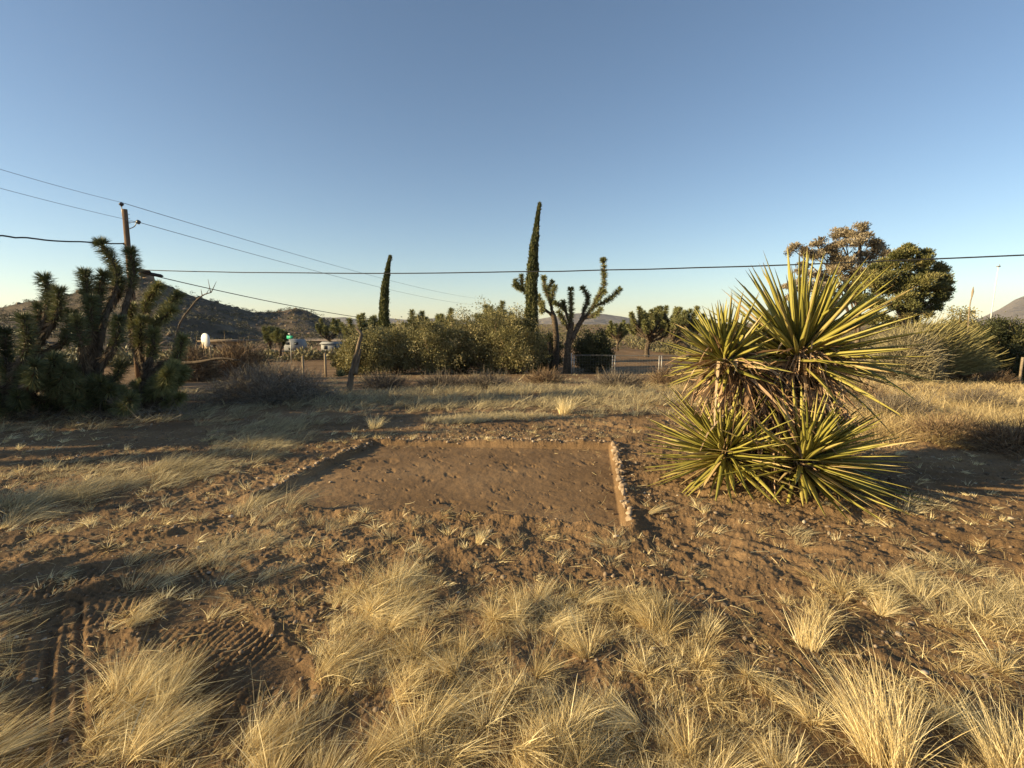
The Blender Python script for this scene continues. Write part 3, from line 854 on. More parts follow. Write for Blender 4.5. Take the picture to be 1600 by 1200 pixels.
# ------------------------------------------------------------------ stone border
def border():
    protos = []
    for k in range(12):
        G = Geo(); rock_mesh(G, (0, 0, 0), (0.05, 0.038, 0.036), 500 + k)
        G.v = [v for v in G.v]
        protos.append(G)
    meshes = {}
    def place(pts, n, smin, smax, lab, grp, zoff=0.0, ends=None):
        P = [ground(*p) for p in pts]
        seg = [np.linalg.norm(b - a) for a, b in zip(P[:-1], P[1:])]
        tot = sum(seg)
        for i in range(n):
            s = tot * (i + 0.5 + RNG.uniform(-.25, .25)) / n; k = 0
            while k < len(seg) - 1 and s > seg[k]:
                s -= seg[k]; k += 1
            p = P[k] + (P[k + 1] - P[k]) * (s / seg[k])
            p[:2] += RNG.normal(size=2) * 0.014
            kk = int(RNG.integers(12))
            sc = RNG.uniform(smin, smax)
            z = gz(p[0], p[1]) + 0.004 * sc + zoff
            if kk not in meshes:
                o = protos[kk].build("border_stone", M['stone']); meshes[kk] = o
            else:
                o = meshes[kk].copy(); COL.objects.link(o)
            o.location = (p[0], p[1], z); o.scale = (sc,) * 3
            o.rotation_euler = (RNG.uniform(-.4, .4), RNG.uniform(-.4, .4), RNG.uniform(0, 6.28))
            l = lab
            if ends and i == 0: l = ends[0]
            if ends and i == n - 1: l = ends[1]
            tag(o, l, "stone", grp)
    place([(985, 818), (975, 765), (966, 725), (958, 700)], 40, 0.5, 1.35, "pale sunlit stone within the right-hand border row of the dirt patch", "stones of the right-hand border row",
          ends=("larger pale stone at the near end of the right-hand border row", "small pale stone at the far end of the right-hand border row"))
    place([(978, 805), (972, 770), (964, 728)], 12, 0.5, 0.9, "pale sunlit stone within the right-hand border row of the dirt patch", "stones of the right-hand border row", zoff=0.035)
    place([(945, 694), (850, 689), (750, 686), (660, 685), (590, 687)], 60, 0.45, 0.9, "small dark stone in the far border row of the dirt patch", "stones of the far border row",
          ends=("small dark stone at the right end of the far border row", "small dark stone at the left end of the far border row"))
    place([(580, 690), (530, 711), (480, 731), (430, 760), (400, 776)], 46, 0.4, 0.85, "small brown stone in the left border row of the dirt patch", "stones of the left border row",
          ends=("small brown stone at the far end of the left border row", "small brown stone at the near end of the left border row"))
border()

# ------------------------------------------------------------------ big yucca
def fib_dirs(n, phi0, phi1, power=1.0):
    k = np.arange(n); az = k * 2.39996 + RNG.normal(size=n) * 0.12
    t = ((k + 0.5) / n) ** power
    el = phi0 + (phi1 - phi0) * t + RNG.normal(size=n) * 0.05
    return np.stack([np.cos(az) * np.cos(el), np.sin(az) * np.cos(el), np.sin(el)], 1), t

def yucca():
    D0 = 5.0
    g = ground(1215, 748)
    root = empty("yucca", (g[0], g[1], gz(g[0], g[1])), "large yellow-green bayonet-leaved yucca with four rosettes over a dead leaf skirt", "yucca")
    rs = [  # centre px, depth offset, leaf length, count, width, low elevation
        ((1252, 546), 0.0, 1.12, 185, 0.053, -4, (0.24, -.22, 1)),
        ((1130, 556), -0.1, 0.66, 125, 0.045, -4, (-.42, -.25, 1)),
        ((1132, 700), -0.25, 0.90, 200, 0.038, -8, (-.35, -.30, 1)),
        ((1262, 712), -0.50, 0.98, 210, 0.041, -14, (.40, -.35, 1)),
    ]
    for (px, dy, L, n, W, low, ax) in [(r[0], r[1], r[2], r[3], r[4], r[5], r[6]) for r in rs]:
        c = at(px[0], px[1], g[1] + 0.1 + dy)
        D, t = fib_dirs(n, R(84), R(low), 0.75)
        # tilt the rosette along its axis
        ax = np.array(ax); ax /= np.linalg.norm(ax)
        q = Vector((0, 0, 1)).rotation_difference(Vector(ax)).to_matrix()
        D = D @ np.array(q).T
        P = c + D * 0.05 - ax * (t * 0.14)[:, None]
        up_ = .72 if c[2] > .8 else .5
        Ls = L * RNG.uniform(0.72, 1.05, n) * np.interp(t, [0, .15, .6, 1], [up_, up_ + .2, 1.0, .92])
        # keep low leaves off the soil
        tipz = P[:, 2] + D[:, 2] * Ls
        D[:, 2] = np.where(tipz < 0.06, (0.06 - P[:, 2]) / Ls, D[:, 2])
        B = np.zeros((n, 3)); B[:, 2] = -Ls * RNG.uniform(0.0, 0.10, n) * (1 - np.abs(D[:, 2])) + np.where(tipz < 0.2, 0.05, 0)
        B += RNG.normal(size=(n, 3)) * 0.045
        kk = RNG.random(n) < .07
        B[kk, 2] -= Ls[kk] * RNG.uniform(.2, .45, int(kk.sum()))
        up = np.broadcast_to(np.array((0, 0, 1.0)), (n, 3)) + RNG.normal(size=(n, 3)) * 0.35 - D * 0.2
        G = Geo()
        blades(G, P, D, Ls, W * RNG.uniform(0.8, 1.15, n), B, 7, np.clip(0.5 + RNG.normal(size=n) * 0.24 + 0.2 * t, 0, 1), face=up, solid=True)
        ro = G.build("leaf_rosette", M['yucca'], root)
        # curling threads peeling off the leaf edges
        m = 750 if c[2] < 0.8 else 120
        k = RNG.integers(0, n, m); tt = RNG.uniform(0.1, 0.75, m)
        Q = P[k] + norm(D[k]) * (Ls[k] * tt)[:, None] + B[k] * (tt ** 2)[:, None]
        G = Geo()
        for i in range(m):
            s = RNG.uniform(0.035, 0.085); a0 = RNG.uniform(0, 6.28); e1 = rdir(1)[0]; e2 = norm(np.cross(e1, rdir(1)[0]))
            an = np.linspace(0, RNG.uniform(2, 4.5), 7)
            pts = Q[i] + (np.sin(an) * s)[:, None] * e1 + ((1 - np.cos(an)) * s)[:, None] * e2
            tube(G, pts, 0.0011, 3, RNG.random(), cap=False)
        G.build("leaf_thread", M['thread'], ro).location = (0, 0, 0)
    # trunk
    G = Geo()
    base = np.array((g[0], g[1], gz(g[0], g[1]) - 0.05))
    c1 = at(1252, 546, g[1] + 0.1); c2 = at(1130, 556, g[1])
    tube(G, smooth_path([base + (0.05, 0, 0), base + (0.07, 0.03, 0.45), base + (0.12, 0.05, 0.85), c1], 12), 0.12, 10, jitter=0.12)
    tube(G, smooth_path([base + (-0.06, 0, 0), base + (-0.12, 0, 0.5), base + (-0.2, -0.02, 0.85), c2], 12), 0.10, 10, jitter=0.12)
    tube(G, smooth_path([base + (-0.1, -0.1, 0.0), base + (-0.25, -0.2, 0.12), at(1132, 708, g[1] - .15)], 6), 0.08, 8, jitter=0.1)
    tube(G, smooth_path([base + (0.1, -0.2, 0.0), base + (0.15, -0.3, 0.1), at(1262, 722, g[1] - .45)], 6), 0.08, 8, jitter=0.1)
    G.build("trunk", M['bark'], root, smooth=True)
    # dead leaf skirt
    G = Geo()
    for path, rad, n in ((smooth_path([base + (0.07, 0.03, 0.45), base + (0.12, 0.05, 0.85), c1], 20), 0.20, 1300),
                         (smooth_path([base + (-0.12, 0, 0.45), base + (-0.2, -0.02, 0.8), c2], 20), 0.19, 1000)):
        k = RNG.integers(0, len(path), n)
        a = RNG.uniform(0, 6.28, n)
        out = np.stack([np.cos(a), np.sin(a), np.zeros(n)], 1)
        P = path[k] + out * rad * 0.8 + RNG.normal(size=(n, 3)) * 0.03
        hgt = (k / len(path))
        D = out * 1.0 + np.stack([np.zeros(n), np.zeros(n), -0.9 + 0.8 * hgt + RNG.normal(size=n) * 0.5], 1) + RNG.normal(size=(n, 3)) * 0.25
        L = RNG.uniform(0.15, 0.56, n)
        B = np.stack([RNG.normal(size=n) * .06, RNG.normal(size=n) * .06, -L * RNG.uniform(0.2, 0.9, n)], 1)
        blades(G, P, D, L, RNG.uniform(0.014, 0.034, n), B, 4, RNG.random(n), taper=0.75)
    G.build("dead_leaf_skirt", M['deadleaf'], root)
yucca()

# ------------------------------------------------------------------ joshua trees
def josh_head(G, path, rl, leafL, dens, W, rnd0=0.5, mat=None):
    """spiky leaves round the last part of a limb"""
    path = np.asarray(path)
    seg = np.linalg.norm(np.diff(path, axis=0), axis=1); tot = seg.sum()
    n = int(dens * tot) + int(dens * 0.25)
    s = np.concatenate([RNG.uniform(0, tot, n - n // 4), np.full(n // 4, tot * 0.98)])
    cs = np.concatenate([[0], np.cumsum(seg)])
    P = np.stack([np.interp(s, cs, path[:, i]) for i in range(3)], 1)
    T = norm(np.gradient(path, axis=0)); Ts = np.stack([np.interp(s, cs, T[:, i]) for i in range(3)], 1)
    o = rdir(n); o = norm(o - Ts * (o * Ts).sum(1, keepdims=True))
    f = s / tot
    fw = RNG.normal(size=n) * 0.35 + np.where(f > 0.9, RNG.uniform(-0.2, 2.5, n), 0.35)
    D = o + Ts * fw[:, None]
    L = leafL * RNG.uniform(0.7, 1.1, n) * np.interp(f, [0, 0.25, 1], [0.75, 1, 0.95])
    B = np.zeros((n, 3)); B[:, 2] = -L * 0.08
    blades(G, P + o * rl * 0.5, D, L, W * RNG.uniform(0.8, 1.2, n), B, 2, np.clip(rnd0 + RNG.normal(size=n) * 0.2, 0, 1), taper=0.92)

def joshua(name, base, limbs, label, group=None, leafL=0.24, W=0.018, dens=420, trunk_r=0.2, leafmat_='joshua', cat="joshua tree", thatch=True):
    """limbs: (control points, radius start, radius end, head length or 0)"""
    root = empty(name, base, label, cat, group)
    GT = Geo(); GL = Geo(); GD = Geo()
    for ctrl, ra, rb, hl in limbs:
        p = smooth_path(ctrl, 14)
        tube(GT, p, np.linspace(ra, rb, len(p)), 8, jitter=0.13)
        if hl > 0:
            seg = np.linalg.norm(np.diff(p, axis=0), axis=1)[::-1]
            cum = np.cumsum(seg); k = int(np.searchsorted(cum, hl)) + 1
            hp = p[-min(k + 1, len(p)):]
            josh_head(GL, hp, rb, leafL, dens, W, 0.5 + RNG.normal() * 0.12)
            if thatch:   # dead leaves folded back below the head
                tp = p[-min(k + 4, len(p)):-min(k, len(p) - 1)]
                if len(tp) >= 2:
                    n = int(dens * 0.5 * 0.4)
                    i = RNG.integers(0, len(tp), n); o = rdir(n); T = norm(tp[-1] - tp[0])
                    blades(GD, tp[i] + o * rb, o * 0.6 - T, leafL * RNG.uniform(.5, .9, n), W, np.zeros((n, 3)), 2, taper=0.9)
    for ctrl, ra, rb, hl in limbs:      # shaggy bark: old leaves lying back along the limb
        p = smooth_path(ctrl, 14); n = int(30 + 14 / W * .05 * np.linalg.norm(p[-1] - p[0]))
        i = RNG.integers(0, 13, n); T = norm(p[i + 1] - p[i]); o = rdir(n)
        rr_ = np.interp(i, [0, 14], [ra, rb])[:, None]
        blades(GD, p[i] + (p[i + 1] - p[i]) * RNG.random((n, 1)) + norm(o - T * (o * T).sum(1, keepdims=True)) * rr_ * .9, o * .5 - T, leafL * RNG.uniform(.3, .7, n), W * 1.3, np.zeros((n, 3)), 2, taper=.8)
    GT.build("trunk", M['bark'], root, smooth=True)
    GL.build("crown", M[leafmat_], root)
    if GD.n: GD.build("dead_leaf_thatch", M['thatch'], root)
    return root

def centre_joshua():
    Y = 31.0
    def c(x, y, d=0.0): return at(760 + x / 3.75, 300 + y / 3.75, Y + d)   # from enlarged view
    gA = c(470, 1058); gA[2] = hbase(gA[0], gA[1]) - 0.1
    A = [
        ([gA, c(475, 950), c(485, 850), c(500, 760)], 0.245, 0.150, 0),
        ([c(490, 790), c(497, 700, -.1), c(494, 620, -.1), c(494, 570, -.1)], 0.102, 0.053, 1.9),
        ([c(495, 870), c(530, 800, .2), c(562, 745, .3), c(575, 725, .3)], 0.163, 0.112, 0),
        ([c(560, 745, .3), c(575, 680, .5), c(597, 620, .5), c(565, 562, .5)], 0.088, 0.045, 1.5),
        ([c(565, 745, .3), c(610, 695, 0), c(655, 620, -.2), c(688, 550, -.2), c(690, 480, -.2), c(684, 395, -.2)], 0.095, 0.041, 3.6),
        ([c(640, 650, -.1), c(665, 600, -.6), c(690, 585, -.7)], 0.061, 0.045, 1.0),
        ([c(620, 680, 0), c(690, 645, .3), c(740, 610, .4), c(780, 570, .4)], 0.075, 0.041, 1.5),
        ([c(572, 742, .3), c(620, 728, -.4), c(655, 705, -.5), c(668, 685, -.5)], 0.068, 0.045, .7),
        ([c(490, 790), c(465, 700, .4), c(430, 665, .4), c(405, 650, .4)], 0.082, 0.045, .6),
        ([c(465, 700, .4), c(455, 670, .3), c(450, 645, .3)], 0.054, 0.045, .7),
        ([c(480, 800), c(445, 740, -.6), c(425, 705, -.7)], 0.082, 0.053, .9),
    ]
    joshua("joshua_tree", gA, A, "tall joshua tree with candelabra arms behind the wire fence gate post", "joshua trees beyond the yard", .28, .04, 330)
    gB = c(400, 1005, 3); gB[2] = hbase(gB[0], gB[1]) - 0.1
    Bl = [
        ([gB, c(410, 900, 3), c(400, 760, 3), c(385, 700, 3)], 0.231, 0.150, 0),
        ([gB + (-.4, 0, 0), c(375, 940, 3.2), c(360, 880, 3.2)], 0.150, 0.112, 0),
        ([c(390, 730, 3), c(375, 640, 3), c(345, 570, 3), c(337, 500, 3)], 0.102, 0.053, 1.7),
        ([c(375, 640, 3), c(365, 570, 3.3), c(385, 528, 3.3)], 0.061, 0.053, 1.0),
        ([c(380, 660, 3), c(388, 600, 2.6), c(402, 555, 2.6)], 0.061, 0.045, 1.2),
        ([c(385, 720, 3), c(330, 680, 3), c(290, 640, 3.2), c(225, 580, 3.4), c(200, 560, 3.4)], 0.109, 0.060, .6),
        ([c(215, 575, 3.4), c(208, 530, 3.4), c(206, 492, 3.4)], 0.048, 0.045, 1.0),
        ([c(212, 572, 3.4), c(185, 560, 3.4), c(165, 545, 3.4)], 0.048, 0.045, .6),
        ([c(200, 562, 3.4), c(178, 548, 3.4), c(172, 520, 3.4)], 0.041, 0.038, .6),
        ([c(330, 680, 3), c(318, 640, 2.6), c(308, 610, 2.6)], 0.061, 0.045, .9),
        ([c(340, 690, 3), c(325, 700, 2.2), c(330, 650, 2.2)], 0.061, 0.045, .8),
    ]
    joshua("joshua_tree", gB, Bl, "joshua tree with stubby twisted arms half hidden by the tall cypress", "joshua trees beyond the yard", .28, .04, 330)
centre_joshua()

def rnd_joshua(base, H, label, n=9, group="joshua trees beyond the yard", leafL=.26, W=.03, dens=150, spread=.45):
    base = np.array(base, float); limbs = []
    top = base + (RNG.normal() * .1 * H, RNG.normal() * .05, H * .45)
    limbs.append(([base + (0, 0, -.1), base + (RNG.normal() * .05, 0, H * .2), top], H * .055, H * .035, 0))
    for i in range(n):
        a = i * 2.4 + RNG.normal() * .3; sp = H * spread * RNG.uniform(.35, 1)
        st = base + (top - base) * RNG.uniform(.6, 1)
        e = base + (math.cos(a) * sp, math.sin(a) * sp, H * RNG.uniform(.62, 1.0))
        m = st + (e - st) * .5 + (math.cos(a) * sp * .25, math.sin(a) * sp * .25, -.03 * H)
        limbs.append(([st, m, e], H * .021, H * .012, H * .22))
        if RNG.random() < .6:
            e2 = m + (RNG.normal() * .12 * H, RNG.normal() * .12 * H, H * .2)
            limbs.append(([m, (m + e2) / 2 + (.03 * H, 0, 0), e2], H * .018, H * .013, H * .14))
    return joshua("joshua_tree", base, limbs, label, group, leafL, W, dens, thatch=False)

def far_joshuas():
    L = [((1012, 562), 48, 5.2, "joshua tree with pale trunk standing behind the wire fence, left of the yucca", 12),
         ((1075, 560), 46, 5.0, "broad joshua tree right behind the yucca's left leaves", 12),
         ((965, 545), 62, 3.9, "small joshua tree right of the dark round shrub on the plain", 8),
         ((1035, 545), 70, 4.2, "far joshua tree between the pale-trunked one and the yucca", 8),
         ((1215, 560), 44, 4.6, "joshua tree behind the yucca's central leaves", 8),
         ((560, 560), 40, 4.2, "low joshua tree just left of the short cypress", 9),
         ((590, 560), 42, 4.0, "low joshua tree directly behind the leaning dead trunk", 8),
         ((420, 560), 52, 3.2, "small olive joshua tree beside the green street sign, leftmost of the pair", 9),
         ((436, 560), 50, 3.0, "small olive joshua tree nearest the green street sign", 9),
         ((515, 560), 60, 4.2, "joshua tree with rusty crown in front of the pale shed", 8),
         ((770, 560), 40, 5.2, "joshua tree whose heads rise above the tall shrub row", 8),
         ((700, 560), 42, 4.7, "joshua tree poking above the middle of the shrub row", 8),
         ((655, 560), 44, 4.6, "joshua tree poking above the left of the shrub row", 7)]
    for (px, _), Y, H, lab, n in L:
        sprd = .22 if ('shrub row' in lab or 'street sign' in lab) else .42
        x = (px - 800) / 800 * Y * 1.0; x = at(px, 520, Y)[0]
        rnd_joshua((x, Y, float(hbase(x, Y))), H * .9, lab, int(n * 1.7), leafL=.36, W=.0011 * Y, dens=300, spread=sprd)
far_joshuas()

def left_joshuas():
    """the shaded thicket at the left: three joshua trees, shade put into the leaf colour of two"""
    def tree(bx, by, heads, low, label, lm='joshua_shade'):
        g = ground(bx, by); limbs = []
        hub = g + (0, 0, .55)
        limbs.append(([g + (0, 0, -.1), g + (.05, 0, .3), hub], .17, .13, 0))
        for px, py, dd, px2, py2, hl in heads:
            tip = at(px, py, g[1] + dd); back = at(px2, py2, g[1] + dd)
            mid = (hub + back) / 2 + RNG.normal(size=3) * .06
            limbs.append(([hub, mid, back, tip], .06, .035, hl + .15))
        for _ in range(low[0]):
            px = RNG.uniform(low[1], low[2]); py = RNG.uniform(low[3], low[4])
            dd = RNG.uniform(-.9, 1.2)
            tip = at(px, py, g[1] + dd)
            tip[2] = max(tip[2], .2)
            dv = norm(tip - hub); back = tip - norm(dv + (0, 0, .7)) * .35
            limbs.append(([hub, (hub + back) / 2 + (0, 0, -.05), back, tip], .05, .03, .5))
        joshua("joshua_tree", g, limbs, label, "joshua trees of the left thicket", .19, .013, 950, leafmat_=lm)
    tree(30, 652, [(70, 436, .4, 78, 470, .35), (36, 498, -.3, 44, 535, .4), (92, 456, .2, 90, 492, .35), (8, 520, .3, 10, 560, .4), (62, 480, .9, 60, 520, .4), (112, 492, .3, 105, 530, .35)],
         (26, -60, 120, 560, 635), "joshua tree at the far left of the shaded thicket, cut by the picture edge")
    tree(150, 648, [(133, 428, .3, 137, 462, .35), (162, 430, .5, 155, 465, .35), (158, 380, .9, 184, 432, .75), (204, 394, 1.0, 208, 432, .5), (143, 470, .1, 142, 505, .3), (180, 425, 1.0, 186, 460, .3), (120, 500, -.3, 125, 530, .3), (185, 500, .1, 180, 540, .3)],
         (28, 60, 215, 565, 632), "tallest joshua tree of the shaded thicket, its twin heads overlapping the utility pole")
    tree(235, 640, [(248, 448, .9, 228, 478, .45), (278, 462, .8, 248, 500, .5), (268, 485, .5, 238, 512, .4), (222, 500, .4, 218, 535, .35), (205, 480, .9, 208, 512, .3), (285, 530, .2, 275, 560, .3), (240, 520, .1, 238, 550, .3)],
         (20, 180, 292, 565, 622), "right-hand joshua tree of the shaded thicket with sunlit olive heads", 'joshua')  # lighter leaf copy, the sunlit look is in the colour
left_joshuas()

# trees and shrubs out of view on the left, whose shade lies on the yard
def shade_makers():
    for i, (x, y, H) in enumerate([(-15.5, 7.6, 3.4), (-17.5, 10.2, 4.4), (-20, 13.2, 4.6), (-18, 5.0, 3.4), (-9.8, 2.7, 1.6), (-12.5, 5.6, 3.7), (-8.6, .9, 1.7), (-23, 16.5, 4.2)]):
        rnd_joshua((x, y, float(hbase(x, y))), H, "joshua tree left of the yard, outside the picture", 16, "joshua trees outside the picture", .3, .03, 200, .55)

# ------------------------------------------------------------------ shrubs
def shrub(name, px, py_base, w, h, label, mat='shrub', Y=None, group=None, leaf=.09, n=9000, dens_core=True, depth=None, cat="shrub", clusters=120, shape=1.0, stems=7, up=.3, core=.55, base=None):
    if base is None:
        if Y is None: g = ground(px, py_base)
        else:
            x = at(px, 540, Y)[0]; g = np.array((x, Y, float(hbase(x, Y))))
    else: g = np.array(base, float)
    depth = depth or w * .8
    root = empty(name, g, label, cat, group)
    # lumpy volume of leaf clusters
    d = rdir(clusters)
    rr = RNG.uniform(.45, 1, clusters) ** .6
    lump = 1 + .22 * RNG.normal(size=clusters)
    C = g + np.stack([d[:, 0] * w / 2, d[:, 1] * depth / 2, (d[:, 2] * .5 + .48) * h * shape], 1) * 0
    C = g + np.stack([d[:, 0] * rr * w / 2 * lump, d[:, 1] * rr * depth / 2 * lump, g[2] * 0 + h * (.46 + .5 * d[:, 2] * rr * np.clip(lump, .6, 1.25))], 1)
    C[:, 2] = np.where(C[:, 2] < g[2] + .1 * h, g[2] + h * RNG.uniform(.08, .3, clusters), C[:, 2])
    m = n // clusters
    cr = RNG.uniform(.12, .24, clusters) * max(.4, (w * h) ** .5) * .55
    off = RNG.normal(size=(clusters, m, 3)) * .5
    P = C[:, None] + off * cr[:, None, None]
    rnd = np.clip(.5 + (RNG.normal(size=(clusters, 1)) * .2 + RNG.normal(size=(clusters, m)) * .16), 0, 1)
    D = off + RNG.normal(size=off.shape) * .5 + (0, 0, up)
    G = Geo(); leaves(G, P.reshape(-1, 3), D.reshape(-1, 3), leaf * RNG.uniform(.6, 1.3, clusters * m), .5, rnd.ravel())
    G.build("foliage", M[mat], root)
    G = Geo()
    for i in range(min(clusters, stems * 6)):
        a = g + (RNG.normal() * .1 * w * .5, RNG.normal() * .1 * w * .5, -.05)
        mid = (a + C[i]) / 2 + (0, 0, -.08 * h) + RNG.normal(size=3) * .05 * h
        tube(G, smooth_path([a, mid, C[i]], 6), np.linspace(.022, .008, 7) * max(.6, h * .5), 5, RNG.random())
    G.build("stem", M['browntwig'], root)
    return root

def hedge_row():
    rows = [  # px, width px, top py, depth
        (545, 30, 545, 29, "small sprawling shrub at the left foot of the leaning dead trunk"),
        (572, 62, 512, 29, "olive shrub behind the leaning dead trunk, at the left end of the shrub row"),
        (622, 70, 508, 31, "bushy shrub just right of the short cypress"),
        (672, 76, 498, 30, "broad shrub in the left half of the shrub row"),
        (722, 78, 492, 32, "taller shrub in the middle of the shrub row"),
        (768, 84, 476, 31, "tallest pale-leaved shrub of the row"),
        (808, 62, 486, 30, "greyish shrub touching the tall cypress from the left"),
    ]
    for px, wp, top, Y, lab in rows:
        x = at(px, 540, Y)[0]; zb = float(hbase(x, Y)); zt = at(px, top, Y)[2]
        wm = wp / 800 * Y * 1.25; h = zt - zb
        shrub("shrub", px, 580, wm, h, lab, 'shrub', Y, "shrubs of the row behind the yard", .10, 26000, clusters=240, stems=5)
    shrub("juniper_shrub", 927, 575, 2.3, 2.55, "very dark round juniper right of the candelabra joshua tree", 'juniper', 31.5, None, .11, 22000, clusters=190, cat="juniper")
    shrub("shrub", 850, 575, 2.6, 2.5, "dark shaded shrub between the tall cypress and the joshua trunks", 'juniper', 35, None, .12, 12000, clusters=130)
hedge_row()

def dome_twigs(name, g, w, h, n, label, mat='twig', L=.5, W=.006, cat="shrub", segs=3, group=None, wild=.5):
    """leafless bush: branching twigs filling a dome"""
    root = empty(name, g, label, cat, group)
    G = Geo()
    d = rdir(n); d[:, 2] = np.abs(d[:, 2]) + .05; d = norm(d)
    G2 = Geo()
    # main stems
    k = 90
    ms = d[:k] * (w / 2, w / 2 * .8, h) * RNG.uniform(.7, .95, (k, 1))
    for i in range(k):
        e = g + ms[i]
        tube(G2, smooth_path([g + (RNG.normal() * .06 * w, RNG.normal() * .06 * w, 0), g + ms[i] * .5 + RNG.normal(size=3) * .05 * w + (0, 0, -.05 * h), e], 6), np.linspace(.014, .004, 7) * max(.6, h), 4, RNG.random(), cap=False)
    rr = RNG.uniform(.25, 1, n) ** .7
    lump = 1 + .12 * np.sin(d[:, 0] * 9) * np.cos(d[:, 1] * 8)
    P = g + d * (w / 2, w / 2 * .8, h) * (rr * lump)[:, None] * .85
    D = d + RNG.normal(size=(n, 3)) * wild
    P[:, 2] = np.maximum(P[:, 2], g[2] + .03)
    Ls = L * RNG.uniform(.3, 1, n)
    blades(G, P, D, Ls, W, RNG.normal(size=(n, 3)) * (Ls * .2)[:, None], segs, taper=.6)
    G2.build("stem", M[mat], root)
    G.build("twigs", M[mat], root)
    return root

def bushes():
    g = ground(424, 625)
    dome_twigs("dry_bush", g, 3.1, .85, 11000, "wide grey leafless bush in shade right of the joshua thicket", 'palegrey', .28, .006, wild=.9)
    for px, py, w, h, lab in [(760, 606, 1.8, .55, "low grey brush behind the dirt patch, left of the tall gold clump"),
                              (965, 606, 2.0, .6, "low grey brush in front of the wire fence"),
                              (690, 606, 1.8, .5, "low dark brush below the middle of the shrub row"),
                              (600, 606, 1.8, .55, "dark brush just right of the leaning trunk's foot"),
                              (1045, 602, 1.7, .75, "tan brush just left of the yucca"),
                              (850, 598, 1.5, .55, "tan brush between the dirt berm and the grey brush")]:
        dome_twigs("dry_bush", ground(px, py), w, h * .7, 1500, lab, 'browntwig' if 'tan' in lab else 'twig', .35, .009, group="low brush beyond the dirt patch")
    g = ground(375, 572); g = np.array((at(372, 560, 24)[0], 24, 0)); g[2] = hbase(g[0], g[1])
    dome_twigs("dry_bush", g, 3.2, 1.9, 4200, "reddish-brown twiggy bush beside the white board", 'browntwig', .6, .02)
    g = np.array((at(300, 560, 22)[0], 22, 0)); g[2] = hbase(g[0], g[1])
    dome_twigs("dry_bush", g, 2.6, 1.6, 3000, "brown bush left of the white board", 'browntwig', .6, .02)
    for px, py, w, h, lab in [(1400, 655, 1.5, .42, "greyish brush in the golden field just right of the yucca"), (1530, 640, 1.7, .42, "grey brush in the golden field, near the right edge"),
                              (1490, 690, 1.4, .35, "low shaded brush at the near side of the golden field"), (1585, 705, 1.3, .34, "low brush at the right edge in the yucca's shade"),
                              (1340, 625, 1.6, .4, "brown brush in the golden field directly behind the yucca")]:
        dome_twigs("dry_bush", ground(px, py), w, h, 1700, lab, 'twig' if 'grey' in lab else 'browntwig', .26, .006, group="brush in the golden field")
    # right-hand group
    g = np.array((at(1462, 560, 23.5)[0], 23.5, 0)); g[2] = hbase(g[0], g[1])
    root = empty("broom_shrub", g, "olive fan-shaped shrub with wind-swept branches at the right", "shrub")
    G = Geo(); G2 = Geo()
    n = 15000
    a = RNG.uniform(-1, 1, n); e = RNG.uniform(0, 1, n) ** .8
    d = np.stack([np.sin(a * 1.35), RNG.normal(size=n) * .35, np.cos(a * 1.35) * (0.25 + .75 * e)], 1)
    r_ = RNG.uniform(.2, 1, n) ** .6
    P = g + (-.2, 0, .25) + d * r_[:, None] * (2.3, 1.5, 2.6)
    D = d * (1, 1, .5) + (.75, 0, .35) + RNG.normal(size=(n, 3)) * .28
    L = RNG.uniform(.15, .5, n)
    blades(G, P, D, L, .03, np.stack([L * 0, L * 0, L * .15], 1), 2, np.clip(.5 + .3 * fbm(P[:, 0] * 3, P[:, 2] * 3, 4, 2) + RNG.normal(size=n) * .15, 0, 1), taper=.6)
    for i in range(60):
        tube(G2, smooth_path([g + (RNG.normal() * .2, RNG.normal() * .2, 0), g + (P[i] - g) * .5 + (0, 0, -.15), P[i]], 7), np.linspace(.04, .012, 8), 5, RNG.random())
    G2.build("stem", M['browntwig'], root); G.build("foliage", M['olive'], root)
    g = np.array((at(1415, 560, 22)[0], 22, 0)); g[2] = hbase(g[0], g[1])
    dome_twigs("dry_bush", g, 3.0, 2.5, 5200, "greyish twiggy bush between the yucca and the olive shrub", 'olivetwig', .8, .02, wild=.5)
    g = np.array((at(1500, 560, 27)[0], 27, 0)); g[2] = hbase(g[0], g[1])
    shrub("shrub", 0, 0, 2.0, 3.8, "yellow-green bush rising behind the olive shrub", 'shrub', None, None, .11, 15000, base=g, clusters=120)
    g = np.array((at(1558, 560, 25)[0], 25, 0)); g[2] = hbase(g[0], g[1])
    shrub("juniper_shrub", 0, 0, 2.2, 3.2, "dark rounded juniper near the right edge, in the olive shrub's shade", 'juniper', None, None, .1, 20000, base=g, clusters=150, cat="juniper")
    g = np.array((at(1612, 560, 25)[0], 25, 0)); g[2] = hbase(g[0], g[1])
    shrub("juniper_shrub", 0, 0, 1.9, 2.6, "lighter green juniper cut by the right edge", 'shrub', None, None, .1, 9000, base=g, clusters=110, cat="juniper")
    for px, py, lab in [(1490, 596, "tan tumbled brush at the foot of the olive shrub"), (1555, 600, "tan brush below the dark juniper"), (1420, 592, "tan brush below the greyish twiggy bush")]:
        dome_twigs("dry_bush", ground(px, py), 1.6, .5, 1500, lab, 'browntwig', .4, .012, group="tan brush along the far side of the field")
bushes()

